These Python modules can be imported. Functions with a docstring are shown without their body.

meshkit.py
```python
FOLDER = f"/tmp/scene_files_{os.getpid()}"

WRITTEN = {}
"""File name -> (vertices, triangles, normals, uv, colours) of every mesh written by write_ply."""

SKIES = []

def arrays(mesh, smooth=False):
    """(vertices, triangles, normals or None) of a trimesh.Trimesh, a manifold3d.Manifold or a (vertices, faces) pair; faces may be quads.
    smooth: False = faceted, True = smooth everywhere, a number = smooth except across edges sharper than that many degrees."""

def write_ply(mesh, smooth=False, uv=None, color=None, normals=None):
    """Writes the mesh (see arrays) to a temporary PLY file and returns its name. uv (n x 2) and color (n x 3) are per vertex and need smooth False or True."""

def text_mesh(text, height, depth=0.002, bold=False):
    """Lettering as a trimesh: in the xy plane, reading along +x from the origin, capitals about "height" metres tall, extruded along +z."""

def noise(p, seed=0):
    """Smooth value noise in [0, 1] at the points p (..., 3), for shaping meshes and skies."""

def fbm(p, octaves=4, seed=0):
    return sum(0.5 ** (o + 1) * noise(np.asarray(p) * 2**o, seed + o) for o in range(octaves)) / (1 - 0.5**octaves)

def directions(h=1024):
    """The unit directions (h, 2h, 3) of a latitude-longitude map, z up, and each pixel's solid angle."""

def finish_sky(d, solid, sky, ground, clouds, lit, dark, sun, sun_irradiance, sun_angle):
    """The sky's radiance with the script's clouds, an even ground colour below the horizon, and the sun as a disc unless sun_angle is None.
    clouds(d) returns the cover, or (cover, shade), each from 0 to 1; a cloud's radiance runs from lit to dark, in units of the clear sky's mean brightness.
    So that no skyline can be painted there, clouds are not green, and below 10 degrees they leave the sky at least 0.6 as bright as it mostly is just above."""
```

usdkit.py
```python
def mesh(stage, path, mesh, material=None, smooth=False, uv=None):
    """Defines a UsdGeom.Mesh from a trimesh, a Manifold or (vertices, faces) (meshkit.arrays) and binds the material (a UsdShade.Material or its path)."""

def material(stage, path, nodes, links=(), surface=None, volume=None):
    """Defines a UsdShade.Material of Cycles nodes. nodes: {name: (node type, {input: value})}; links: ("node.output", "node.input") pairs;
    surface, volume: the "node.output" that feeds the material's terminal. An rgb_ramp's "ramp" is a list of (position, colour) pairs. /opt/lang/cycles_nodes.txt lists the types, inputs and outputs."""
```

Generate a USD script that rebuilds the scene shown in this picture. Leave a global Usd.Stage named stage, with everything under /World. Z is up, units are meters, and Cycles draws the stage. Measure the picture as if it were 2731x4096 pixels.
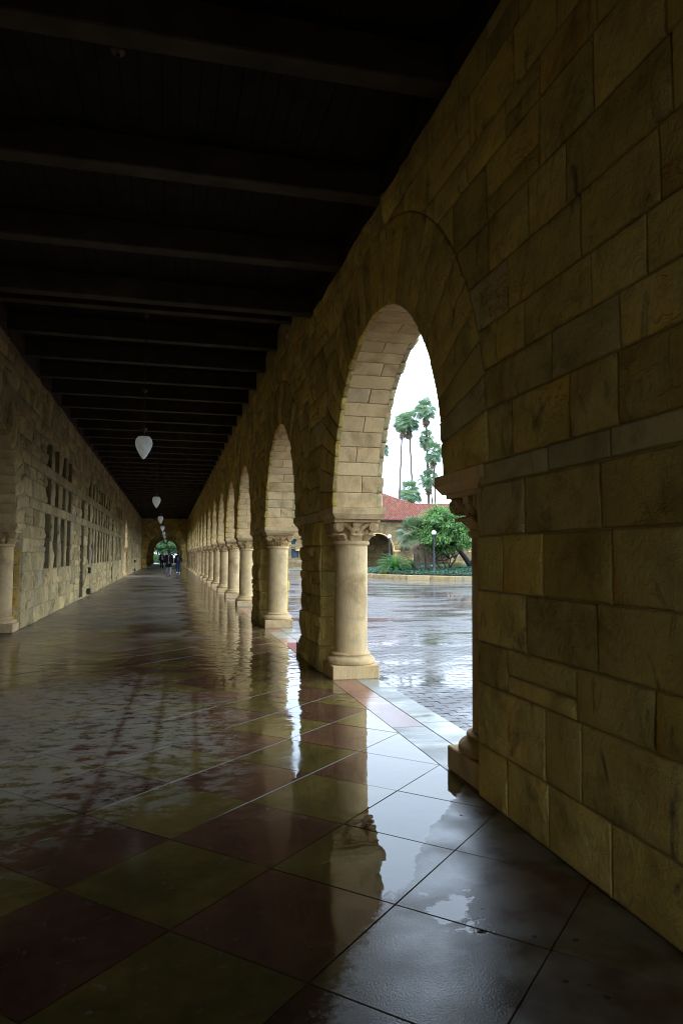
import math, random
import numpy as np
import trimesh
import manifold3d as m3
import shapely
from shapely.geometry import Polygon, LineString, Point, box as sbox
from shapely.ops import unary_union
from scipy.spatial import Delaunay
from pxr import Usd, UsdGeom, UsdLux, UsdShade, Gf, Sdf, Vt
import usdkit, meshkit

PI = math.pi
stage = Usd.Stage.CreateInMemory()
UsdGeom.SetStageUpAxis(stage, UsdGeom.Tokens.z)
UsdGeom.SetStageMetersPerUnit(stage, 1.0)
UsdGeom.Xform.Define(stage, '/World')
UsdGeom.Scope.Define(stage, '/World/Looks')
LK = '/World/Looks/'

# ------------------------------------------------------------------ camera
FOC, YAW, PIT, ROL, EYE = 2851.49, 0.237077, 0.060918, 0.0052814, 1.54
cam = UsdGeom.Camera.Define(stage, '/World/camera')
cam.CreateHorizontalApertureAttr(24.0)
cam.CreateVerticalApertureAttr(36.0)
cam.CreateFocalLengthAttr(FOC / 2731.0 * 24.0)
cam.CreateClippingRangeAttr(Gf.Vec2f(0.05, 3000.0))
cam.CreateExposureAttr(0.6)
sy_, cy_, sp_, cp_ = math.sin(YAW), math.cos(YAW), math.sin(PIT), math.cos(PIT)
fwd = np.array([sy_ * cp_, cy_ * cp_, sp_])
rgt = np.array([cy_, -sy_, 0.0])
upv = np.cross(rgt, fwd)
cr_, sr_ = math.cos(ROL), math.sin(ROL)
r2, u2 = cr_ * rgt + sr_ * upv, cr_ * upv - sr_ * rgt
mat = Gf.Matrix4d(*r2, 0, *u2, 0, *(-fwd), 0, 0.0, 0.0, EYE, 1)
cam.AddTransformOp().Set(mat)

# ------------------------------------------------------------------ sky and sun (overcast)
SUN_EL, SUN_AZ = math.radians(50), math.radians(235)     # azimuth from +y towards +x
SKY_STRENGTH, CLOUD = 0.15, 17.0
sky_mat = usdkit.material(stage, LK + 'overcast_sky', {
    'tc': ('texture_coordinate', {}),
    'sky': ('sky_texture', {'sky_type': 'single_scattering', 'sun_disc': False, 'sun_elevation': SUN_EL, 'sun_rotation': SUN_AZ}),
    'n': ('noise_texture', {'scale': 2.2, 'detail': 4.0, 'roughness': 0.55}),
    'r': ('rgb_ramp', {'ramp': [(0.3, (0.68 * CLOUD, 0.86 * CLOUD, 1.10 * CLOUD)), (0.7, (0.78 * CLOUD, 0.94 * CLOUD, 1.14 * CLOUD))]}),
    'mx': ('mix_color', {'fac': 0.93, 'use_clamp': False}),
    'bg': ('background_shader', {'strength': SKY_STRENGTH}),
}, [('tc.generated', 'n.vector'), ('n.fac', 'r.fac'), ('sky.color', 'mx.a'), ('r.color', 'mx.b'), ('mx.result', 'bg.color')], surface='bg.background')
dome = UsdLux.DomeLight.Define(stage, '/World/sky')
dome.CreateIntensityAttr(1.0)
UsdShade.MaterialBindingAPI.Apply(dome.GetPrim()).Bind(sky_mat)
dome.GetPrim().SetCustomDataByKey('kind', 'structure')
sun = UsdLux.DistantLight.Define(stage, '/World/sun')
sun.CreateIntensityAttr(0.25)
sun.CreateAngleAttr(25.0)
sun.CreateColorAttr(Gf.Vec3f(1.0, 0.97, 0.92))
sun.GetPrim().CreateAttribute('inputs:normalize', Sdf.ValueTypeNames.Bool).Set(True)
sun.AddRotateZOp().Set(-math.degrees(SUN_AZ))
sun.AddRotateXOp().Set(-(90 - math.degrees(SUN_EL)))

# ------------------------------------------------------------------ prim helpers
COUNT = {}
def numbered(parent, name):
    k = (parent, name)
    n = COUNT.get(k, 0)
    COUNT[k] = n + 1
    return name if n == 0 else f'{name}_{n:03d}'

def tag(prim, label=None, cat=None, group=None, kind=None):
    p = prim if isinstance(prim, Usd.Prim) else prim.GetPrim()
    for k, v in (('label', label), ('category', cat), ('group', group), ('kind', kind)):
        if v:
            p.SetCustomDataByKey(k, v)
    return p

def thing(name, label=None, cat=None, loc=(0, 0, 0), rz=0.0, group=None, kind=None):
    path = '/World/' + numbered('/World', name)
    x = UsdGeom.Xform.Define(stage, path)
    x.AddTranslateOp().Set(Gf.Vec3d(*map(float, loc)))
    x.AddRotateZOp().Set(math.degrees(rz))
    tag(x, label, cat, group, kind)
    return path

def copy_of(src, name, label, cat, loc, rz=0.0, group=None):
    path = thing(name, label, cat, loc, rz, group)
    p = stage.GetPrimAtPath(path)
    p.GetReferences().AddInternalReference(src)
    p.SetInstanceable(True)
    return path

F3 = Sdf.ValueTypeNames.Float3Array
def put(parent, name, vf, material, smooth=False, tone=None, label=None, kind=None):
    """One mesh prim under parent."""
    if hasattr(vf, 'to_mesh') or isinstance(vf, trimesh.Trimesh) or not (smooth is True or smooth is False):
        v, f, n = meshkit.arrays(vf, smooth)
    else:
        v, f = np.asarray(vf[0], float), np.asarray(vf[1], int)
        n = None
        if smooth:
            n = np.zeros_like(v)
            fn = np.cross(v[f[:, 1]] - v[f[:, 0]], v[f[:, 2]] - v[f[:, 0]])
            for k in range(3):
                np.add.at(n, f[:, k], fn)
            n /= np.maximum(np.linalg.norm(n, axis=1, keepdims=True), 1e-12)
    path = f'{parent}/{numbered(parent, name)}'
    m = UsdGeom.Mesh.Define(stage, path)
    m.CreatePointsAttr(Vt.Vec3fArray.FromNumpy(np.ascontiguousarray(v, np.float32)))
    m.CreateFaceVertexCountsAttr(Vt.IntArray.FromNumpy(np.full(len(f), 3, np.int32)))
    m.CreateFaceVertexIndicesAttr(Vt.IntArray.FromNumpy(np.ascontiguousarray(f, np.int32).ravel()))
    m.CreateSubdivisionSchemeAttr('none')
    if n is not None:
        m.CreateNormalsAttr(Vt.Vec3fArray.FromNumpy(np.ascontiguousarray(n, np.float32)))
        m.SetNormalsInterpolation('vertex')
    if tone is not None:
        t = np.asarray(tone, np.float32)
        if t.ndim == 1:
            t = np.repeat(t[None], len(v), 0)
        UsdGeom.PrimvarsAPI(m).CreatePrimvar('tone', F3, 'vertex').Set(Vt.Vec3fArray.FromNumpy(np.ascontiguousarray(t)))
    UsdShade.MaterialBindingAPI.Apply(m.GetPrim()).Bind(UsdShade.Material.Get(stage, material))
    tag(m, label=label, kind=kind)
    return path

def join(parts):
    """[(v,f), ...] -> (v,f)"""
    V, F, n = [], [], 0
    for v, f in parts:
        V.append(v); F.append(np.asarray(f) + n); n += len(v)
    return np.vstack(V), np.vstack(F)

def tm(m):
    return np.array(m.vertices), np.array(m.faces)

def mf(m):
    q = m.to_mesh()
    return np.array(q.vert_properties[:, :3], float), np.array(q.tri_verts, int)

def bx(x0, x1, y0, y1, z0, z1, bev=0.0):
    if bev <= 0:
        m = trimesh.creation.box(bounds=[[x0, y0, z0], [x1, y1, z1]])
        return tm(m)
    c = m3.Manifold.batch_hull([m3.Manifold.cube([x1 - x0 - 2 * bev * a, y1 - y0 - 2 * bev * b, z1 - z0 - 2 * bev * c_]).translate([x0 + bev * a, y0 + bev * b, z0 + bev * c_]) for a, b, c_ in ((0, 1, 1), (1, 0, 1), (1, 1, 0))])
    return mf(c)

def revolve(profile, n=32, center=(0, 0)):
    """profile [(r,z)], closed at the ends if r is 0."""
    prof = np.array(profile, float)
    a = np.arange(n) / n * 2 * PI
    V = np.stack([prof[:, None, 0] * np.cos(a) + center[0], prof[:, None, 0] * np.sin(a) + center[1], np.repeat(prof[:, 1:2], n, 1)], -1).reshape(-1, 3)
    F = []
    m = len(prof)
    i = np.arange(n); j = (i + 1) % n
    for k in range(m - 1):
        F.append(np.stack([k * n + i, k * n + j, (k + 1) * n + j], 1))
        F.append(np.stack([k * n + i, (k + 1) * n + j, (k + 1) * n + i], 1))
    return V, np.vstack(F)

def tube(pts, radii, n=8, cap=True):
    P = np.array(pts, float)
    R = np.broadcast_to(np.asarray(radii, float), (len(P),))
    T = np.gradient(P, axis=0)
    T /= np.linalg.norm(T, axis=1, keepdims=True)
    ref = np.array([0, 0, 1.0]) if abs(T[0, 2]) < 0.9 else np.array([1.0, 0, 0])
    A = np.cross(T, ref); A /= np.linalg.norm(A, axis=1, keepdims=True)
    B = np.cross(T, A)
    a = np.arange(n) / n * 2 * PI
    V = (P[:, None] + R[:, None, None] * (A[:, None] * np.cos(a)[None, :, None] + B[:, None] * np.sin(a)[None, :, None])).reshape(-1, 3)
    F = []
    i = np.arange(n); j = (i + 1) % n
    for k in range(len(P) - 1):
        F.append(np.stack([k * n + i, (k + 1) * n + j, k * n + j], 1))
        F.append(np.stack([k * n + i, (k + 1) * n + i, (k + 1) * n + j], 1))
    if cap:
        c0, c1 = len(V), len(V) + 1
        V = np.vstack([V, P[:1], P[-1:]])
        F.append(np.stack([np.full(n, c0), i, j], 1))
        F.append(np.stack([np.full(n, c1), (len(P) - 1) * n + j, (len(P) - 1) * n + i], 1))
    return V, np.vstack(F)

def extrude(poly, h):
    """shapely polygon(s) -> (v,f), along +z from 0 to h"""
    out = []
    for g in getattr(poly, 'geoms', [poly]):
        if g.is_empty or g.area < 1e-9:
            continue
        out.append(tm(trimesh.creation.extrude_polygon(g, h, engine='earcut')))
    return join(out)

def frame(v, o, a, b, n):
    return np.asarray(o, float) + v[:, :1] * np.asarray(a, float) + v[:, 1:2] * np.asarray(b, float) + v[:, 2:3] * np.asarray(n, float)

def place(vf, o, a, b, n):
    v, f = vf
    if np.dot(np.cross(a, b), n) < 0:
        f = f[:, ::-1]
    return frame(v, o, a, b, n), f

# ------------------------------------------------------------------ materials
def M(name, nodes, links, surface='p.BSDF'):
    usdkit.material(stage, LK + name, nodes, links, surface=surface)
    return LK + name

def plain(name, color, rough=0.6, spec=0.4, var=0.25, scale=6.0, bump=0.0, bscale=30.0, metallic=0.0):
    c0 = tuple(x * (1 - var) for x in color); c1 = tuple(min(1, x * (1 + var)) for x in color)
    nodes = {'g': ('geometry', {}), 'n': ('noise_texture', {'scale': scale, 'detail': 4.0}),
             'r': ('rgb_ramp', {'ramp': [(0.3, c0), (0.7, c1)]}),
             'p': ('principled_bsdf', {'roughness': rough, 'specular_ior_level': spec, 'metallic': metallic})}
    links = [('g.position', 'n.vector'), ('n.fac', 'r.fac'), ('r.color', 'p.base_color')]
    if bump > 0:
        nodes['n2'] = ('noise_texture', {'scale': bscale, 'detail': 5.0, 'roughness': 0.6})
        nodes['b'] = ('bump', {'strength': 0.6, 'distance': bump})
        links += [('g.position', 'n2.vector'), ('n2.fac', 'b.height'), ('b.normal', 'p.normal')]
    return M(name, nodes, links)

def stone(name, cA, cB, cC, rough=0.85, bump=0.02, bscale=9.0, stain=0.55, tool=0.0, hue=0.35, crack=0.0):
    """Sandstone: three hues chosen by the stone's own tone, blotches, dark mineral stains, pits and cracks."""
    nodes = {
        'g': ('geometry', {}), 't': ('attribute', {'attribute': 'tone'}),
        'off': ('vector_math', {'math_type': 'multiply_add', 'vector2': (37.0, 53.0, 71.0)}),
        'sep': ('separate_xyz', {}),
        'hue': ('rgb_ramp', {'ramp': [(0.0, cA), (0.55, cB), (0.92, cB), (1.0, cC)]}),
        'nb': ('noise_texture', {'scale': 2.3, 'detail': 6.0, 'roughness': 0.62, 'distortion': 0.6}),
        'rb': ('rgb_ramp', {'ramp': [(0.28, (0.56, 0.50, 0.40)), (0.5, (1, 1, 1)), (0.74, (1.2, 1.17, 1.08))]}),
        'm1': ('mix_color', {'blend_type': 'multiply', 'fac': 1.0, 'use_clamp': False}),
        'val': ('math', {'math_type': 'multiply_add', 'value2': 0.5, 'value3': 0.72}),
        'm2': ('vector_math', {'math_type': 'scale'}),
        'mp': ('mapping', {'scale': (2.6, 2.6, 1.5)}),
        'ns': ('noise_texture', {'scale': 1.6, 'detail': 7.0, 'roughness': 0.68, 'distortion': 1.4}),
        'rs': ('rgb_ramp', {'ramp': [(0.56, (0, 0, 0)), (0.70, (1, 1, 1))]}),
        'st': ('math', {'math_type': 'multiply', 'value2': stain}),
        'm3': ('mix_color', {'blend_type': 'mix', 'b': (0.085, 0.07, 0.045), 'use_clamp': False}),
        'nf': ('noise_texture', {'scale': bscale, 'detail': 8.0, 'roughness': 0.66, 'distortion': 0.3}),
        'nr': ('noise_texture', {'type': 'ridged_multifractal', 'scale': bscale * 0.28, 'detail': 5.0, 'roughness': 0.6}),
        'add': ('math', {'math_type': 'multiply_add', 'value2': -0.35}),
        'b': ('bump', {'strength': 0.85, 'distance': bump}),
        'nh': ('noise_texture', {'scale': 1.5, 'detail': 5.0, 'roughness': 0.6, 'distortion': 0.8}),
        'rh': ('rgb_ramp', {'ramp': [(0.30, (0.60, 0.66, 0.68)), (0.44, (1, 1, 1)), (0.58, (1, 1, 1)), (0.72, (1.14, 0.90, 0.62))]}),
        'm5': ('mix_color', {'blend_type': 'multiply', 'fac': hue, 'use_clamp': False}),
        'mcr': ('mapping', {'scale': (1.0, 1.0, 1.9)}), 'nc': ('noise_texture', {'scale': 2.1, 'detail': 6.0, 'roughness': 0.62, 'distortion': 0.25}),
        'c1': ('math', {'math_type': 'subtract', 'value2': 0.5}), 'c2': ('math', {'math_type': 'absolute'}),
        'c3': ('map_range', {'from_min': 0.002, 'from_max': 0.013, 'to_min': 1.0, 'to_max': 0.0, 'clamp': True}),
        'c4': ('map_range', {'from_min': 0.55, 'from_max': 0.63, 'to_min': 0.0, 'to_max': crack, 'clamp': True}), 'c5': ('math', {'math_type': 'multiply'}),
        'm6': ('mix_color', {'b': (0.06, 0.048, 0.03), 'use_clamp': False}), 'hc': ('math', {'math_type': 'multiply_add', 'value2': -0.5}),
        'p': ('principled_bsdf', {'roughness': rough, 'specular_ior_level': 0.25}),
    }
    links = [('t.vector', 'off.vector1'), ('g.position', 'off.vector3'), ('t.vector', 'sep.vector'), ('sep.x', 'hue.fac'),
             ('off.vector', 'nb.vector'), ('nb.fac', 'rb.fac'), ('hue.color', 'm5.a'), ('off.vector', 'nh.vector'), ('nh.fac', 'rh.fac'), ('rh.color', 'm5.b'), ('m5.result', 'm1.a'), ('rb.color', 'm1.b'),
             ('off.vector', 'mcr.vector'), ('mcr.vector', 'nc.vector'), ('nc.fac', 'c1.value1'), ('c1.value', 'c2.value1'), ('c2.value', 'c3.value'), ('nh.fac', 'c4.value'), ('c3.result', 'c5.value1'), ('c4.result', 'c5.value2'),
             ('sep.y', 'val.value1'), ('m1.result', 'm2.vector1'), ('val.value', 'm2.scale'),
             ('off.vector', 'mp.vector'), ('mp.vector', 'ns.vector'), ('ns.fac', 'rs.fac'), ('rs.color', 'st.value1'),
             ('st.value', 'm3.fac'), ('m2.vector', 'm6.a'), ('c5.value', 'm6.fac'), ('m6.result', 'm3.a'), ('m3.result', 'p.base_color'),
             ('off.vector', 'nf.vector'), ('off.vector', 'nr.vector'), ('nr.fac', 'add.value1'), ('nf.fac', 'add.value3'),
             ('c5.value', 'hc.value1'), ('add.value', 'hc.value3'), ('hc.value', 'b.height'), ('b.normal', 'p.normal')]
    if tool > 0:   # chisel tooling: fine upright grooves
        nodes['mt'] = ('mapping', {'scale': (95.0, 95.0, 7.0)})
        nodes['nt'] = ('noise_texture', {'scale': 1.0, 'detail': 2.0})
        nodes['bt'] = ('bump', {'strength': 0.8, 'distance': tool})
        nodes['rt'] = ('rgb_ramp', {'ramp': [(0.3, (0.88, 0.87, 0.84)), (0.65, (1.04, 1.04, 1.03))]})
        nodes['m4'] = ('mix_color', {'blend_type': 'multiply', 'fac': 1.0, 'use_clamp': False})
        links = [x for x in links if x not in (('b.normal', 'p.normal'), ('m3.result', 'p.base_color'))]
        links += [('g.position', 'mt.vector'), ('mt.vector', 'nt.vector'), ('nt.fac', 'bt.height'), ('b.normal', 'bt.normal'), ('bt.normal', 'p.normal'),
                  ('nt.fac', 'rt.fac'), ('m3.result', 'm4.a'), ('rt.color', 'm4.b'), ('m4.result', 'p.base_color')]
    return M(name, nodes, links)

ROCK = stone('rock_faced_sandstone', (0.67, 0.465, 0.112), (0.67, 0.49, 0.15), (0.50, 0.40, 0.21), bump=0.07, stain=0.75, hue=1.0, crack=0.28)
SMOOTH = stone('tooled_sandstone', (0.63, 0.415, 0.195), (0.63, 0.445, 0.225), (0.50, 0.42, 0.27), bump=0.006, bscale=22, stain=0.22, tool=0.004)
BAND = stone('dressed_band_sandstone', (0.44, 0.335, 0.155), (0.45, 0.36, 0.185), (0.42, 0.36, 0.215), bump=0.012, bscale=14, stain=0.35)
REVEAL = stone('shaded_reveal_stone', (0.26, 0.20, 0.095), (0.27, 0.215, 0.11), (0.24, 0.21, 0.13), bump=0.004, stain=0.3)  # shade inside the window slits is put into this darker stone colour
ROCK_L = stone('pale_rock_faced_sandstone', (0.56, 0.395, 0.165), (0.57, 0.42, 0.195), (0.49, 0.41, 0.25), bump=0.11, stain=0.75, hue=0.9, crack=0.3)
LINTEL = stone('rough_lintel_sandstone', (0.43, 0.30, 0.115), (0.44, 0.325, 0.145), (0.40, 0.33, 0.18), bump=0.04, stain=0.6, hue=0.8)
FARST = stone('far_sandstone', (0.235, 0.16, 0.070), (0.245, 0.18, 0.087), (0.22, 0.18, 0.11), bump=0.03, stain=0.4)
MORTAR_L = plain('pale_mortar', (0.50, 0.44, 0.33), 0.9, 0.1, bump=0.004)
MORTAR = plain('mortar', (0.36, 0.275, 0.12), 0.9, 0.1, bump=0.004)
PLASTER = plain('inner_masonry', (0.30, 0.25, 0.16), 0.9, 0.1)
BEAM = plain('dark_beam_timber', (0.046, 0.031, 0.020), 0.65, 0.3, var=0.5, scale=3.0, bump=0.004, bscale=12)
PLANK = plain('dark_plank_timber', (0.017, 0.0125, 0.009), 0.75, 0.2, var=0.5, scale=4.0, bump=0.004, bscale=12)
BLOCKING = plain('brown_board', (0.085, 0.048, 0.034), 0.7, 0.2, var=0.4)
BRASS = plain('aged_bronze', (0.10, 0.06, 0.03), 0.45, 0.5, metallic=0.6)
DARKIRON = plain('painted_iron_post', (0.028, 0.032, 0.036), 0.42, 0.5, var=0.15)
PLASTIC_G = plain('old_gum', (0.008, 0.008, 0.008), 0.5, 0.3)
GROUT = plain('grout', (0.035, 0.031, 0.026), 0.35, 0.5)

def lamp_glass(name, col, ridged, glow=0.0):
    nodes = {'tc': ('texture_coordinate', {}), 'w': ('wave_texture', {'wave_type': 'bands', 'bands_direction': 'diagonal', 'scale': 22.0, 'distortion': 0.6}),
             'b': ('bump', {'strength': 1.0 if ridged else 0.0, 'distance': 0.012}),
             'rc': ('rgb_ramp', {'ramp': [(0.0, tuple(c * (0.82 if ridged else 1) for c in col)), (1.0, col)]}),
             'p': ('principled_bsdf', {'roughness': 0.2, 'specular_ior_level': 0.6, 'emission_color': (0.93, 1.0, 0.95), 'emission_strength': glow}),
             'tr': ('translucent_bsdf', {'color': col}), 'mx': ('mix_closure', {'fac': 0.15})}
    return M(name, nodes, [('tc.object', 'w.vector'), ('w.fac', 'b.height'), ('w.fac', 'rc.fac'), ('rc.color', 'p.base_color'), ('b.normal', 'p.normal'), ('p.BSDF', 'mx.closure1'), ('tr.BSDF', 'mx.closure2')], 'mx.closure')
OPAL = lamp_glass('ribbed_opal_glass', (0.95, 0.96, 0.94), True, 0.055)  # faint glow added to brighten the pendant shades
GLOBE = lamp_glass('white_globe_glass', (0.86, 0.88, 0.90), False)

def wet_tile(name, base):
    """Glazed by rain: where the floor is flooded it mirrors; where it only got damp it scatters a grey sheen."""
    c0 = tuple(x * 0.72 for x in base); c1 = tuple(x * 1.3 for x in base)
    N = {
        'g': ('geometry', {}), 't': ('attribute', {'attribute': 'tone'}), 'sp': ('separate_xyz', {}), 'stn': ('separate_xyz', {}),
        'n1': ('noise_texture', {'scale': 2.4, 'detail': 9.0, 'roughness': 0.68}), 'r1': ('rgb_ramp', {'ramp': [(0.3, tuple(x * .5 for x in base)), (0.5, base), (0.72, tuple(x * 1.6 for x in base))]}),
        'nsc': ('noise_texture', {'scale': 11.0, 'detail': 7.0, 'roughness': 0.7, 'distortion': 0.4}), 'rsc': ('map_range', {'from_min': 0.60, 'from_max': 0.72, 'to_min': 0.0, 'to_max': 0.30, 'clamp': True}), 'msc': ('mix_color', {'b': (0.16, 0.15, 0.13), 'use_clamp': False}),
        'rvar': ('math', {'math_type': 'multiply_add', 'value2': 0.16, 'value3': -0.02}), 'rsum': ('math', {'math_type': 'add', 'use_clamp': True}),
        'vt': ('math', {'math_type': 'multiply_add', 'value2': 0.6, 'value3': 0.7}), 'cs': ('vector_math', {'math_type': 'scale'}),
        # flooded band along the arches: x beyond a wavy line
        'nw': ('noise_texture', {'scale': 0.9, 'detail': 5.0, 'roughness': 0.6}),
        'xw': ('math', {'math_type': 'multiply_add', 'value2': 2.4}),               # x + 2.4*(noise)
        'flood': ('map_range', {'from_min': 1.55, 'from_max': 2.15, 'to_min': 0.0, 'to_max': 1.0, 'clamp': True}),
        # near the camera the flood stops short of the wall (drier apron)
        'nq': ('noise_texture', {'scale': 2.2, 'detail': 4.0, 'roughness': 0.55}),
        'yq': ('math', {'math_type': 'multiply_add', 'value2': 0.5}),            # y + .55*noise
        'xd': ('math', {'math_type': 'multiply_add', 'value2': -1.5}),             # yq - 1.15*x
        'xe': ('math', {'math_type': 'subtract', 'value2': 1.90}), 'wid': ('map_range', {'from_min': 0.5, 'from_max': 1.25, 'to_min': 0.30, 'to_max': 0.03, 'clamp': True}),
        'xf': ('math', {'math_type': 'divide'}), 'nap': ('noise_texture', {'scale': 26.0, 'detail': 4.0, 'roughness': 0.7}), 'xg': ('math', {'math_type': 'multiply_add', 'value2': 1.6}),
        'apron': ('map_range', {'from_min': 0.3, 'from_max': 1.3, 'to_min': 0.0, 'to_max': 1.0, 'clamp': True}),
        'pdc': ('vector_math', {'math_type': 'subtract', 'vector2': (1.23, 2.99, 0.0)}), 'pdl': ('vector_math', {'math_type': 'length'}), 'npd': ('noise_texture', {'scale': 7.0, 'detail': 6.0, 'roughness': 0.6}), 'pdn': ('math', {'math_type': 'multiply_add', 'value2': 0.75}),
        'pud': ('map_range', {'from_min': 0.48, 'from_max': 0.52, 'to_min': 1.0, 'to_max': 0.0, 'clamp': True}), 'apx': ('math', {'math_type': 'maximum'}),
        'nar': ('noise_texture', {'scale': 3.5, 'detail': 4.0}), 'aro': ('map_range', {'from_min': 0.35, 'from_max': 0.68, 'to_min': 0.22, 'to_max': 0.44, 'clamp': True}),
        'ty': ('math', {'math_type': 'multiply_add', 'value2': -0.03, 'value3': 0.21}), 'tx': ('math', {'math_type': 'add'}), 'tn': ('math', {'math_type': 'multiply_add', 'value2': 0.10}),
        'tp': ('math', {'math_type': 'pingpong', 'value2': 0.165}), 'tm': ('map_range', {'from_min': 0.0, 'from_max': 0.055, 'to_min': 0.5, 'to_max': 1.0, 'clamp': True}),
        'ta': ('math', {'math_type': 'absolute'}), 'tl': ('map_range', {'from_min': 0.42, 'from_max': 0.46, 'to_min': 0.0, 'to_max': 1.0, 'clamp': True}), 'tk': ('math', {'math_type': 'maximum'}), 'dry2': ('math', {'math_type': 'multiply'}),
        # mottled half-dry patch in the middle of the walk
        'mp': ('mapping', {'scale': (1.0, 1.0, 1.0)}),
        'ms': ('mapping', {'scale': (0.8, 1.3, 1.0)}), 'ns': ('noise_texture', {'scale': 7.0, 'detail': 8.0, 'roughness': 0.72, 'distortion': 0.4}),
        'spk': ('map_range', {'from_min': 0.39, 'from_max': 0.56, 'to_min': 0.15, 'to_max': 1.0, 'clamp': True}),
        'dc': ('vector_math', {'math_type': 'subtract', 'vector2': (-1.1, 6.7, 0.0)}),
        'ds': ('vector_math', {'math_type': 'multiply', 'vector2': (0.53, 0.38, 0.0)}),
        'dl': ('vector_math', {'math_type': 'length'}),
        'dn': ('math', {'math_type': 'multiply_add', 'value2': 0.9}),               # dist + .9*noise
        'dry': ('map_range', {'from_min': 1.75, 'from_max': 1.05, 'to_min': 0.0, 'to_max': 1.0, 'clamp': True}),
        'dryspk': ('math', {'math_type': 'multiply'}),
        # far floor: broad satin film
        'far': ('map_range', {'from_min': 9.0, 'from_max': 17.0, 'to_min': 0.0, 'to_max': 1.0, 'clamp': True}),
        'nfar': ('noise_texture', {'scale': 0.55, 'detail': 4.0, 'roughness': 0.6}),
        'rf': ('map_range', {'from_min': 0.35, 'from_max': 0.65, 'to_min': 0.24, 'to_max': 0.42, 'clamp': True}),
        'base': ('mix_float', {'a': 0.13}),                                         # near 0.10, far rf
        'fl2': ('map_range', {'from_min': 10.0, 'from_max': 30.0, 'to_min': 0.025, 'to_max': 0.13, 'clamp': True}), 'mA': ('mix_float', {}),                                          # flood
        'mB': ('mix_float', {}),                                           # apron: outside -> 0.42
        'mC': ('mix_float', {'b': 0.50}),                                           # dry speckle
        'bump1': ('noise_texture', {'scale': 120.0, 'detail': 3.0}), 'bump2': ('noise_texture', {'scale': 4.5, 'detail': 2.0}), 'bys': ('map_range', {'from_min': 5.5, 'from_max': 11.0, 'to_min': 0.35, 'to_max': 4.0, 'clamp': True}), 'bym': ('math', {'math_type': 'multiply'}),
        'bh': ('math', {'math_type': 'multiply'}),                                  # fine grain only where not flooded
        'inv': ('math', {'math_type': 'subtract', 'value1': 1.0}),
        'b1': ('bump', {'strength': 0.8, 'distance': 0.003}), 'b2': ('bump', {'strength': 0.6, 'distance': 0.0016}),
        'wetd': ('map_range', {'from_min': 0.22, 'from_max': 0.52, 'to_min': 0.0, 'to_max': 0.58, 'clamp': True}), 'cs2': ('mix_color', {'b': (0.36, 0.315, 0.24), 'use_clamp': False}),
        'p': ('principled_bsdf', {'ior': 1.45, 'specular_ior_level': 0.5}),
    }
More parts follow.
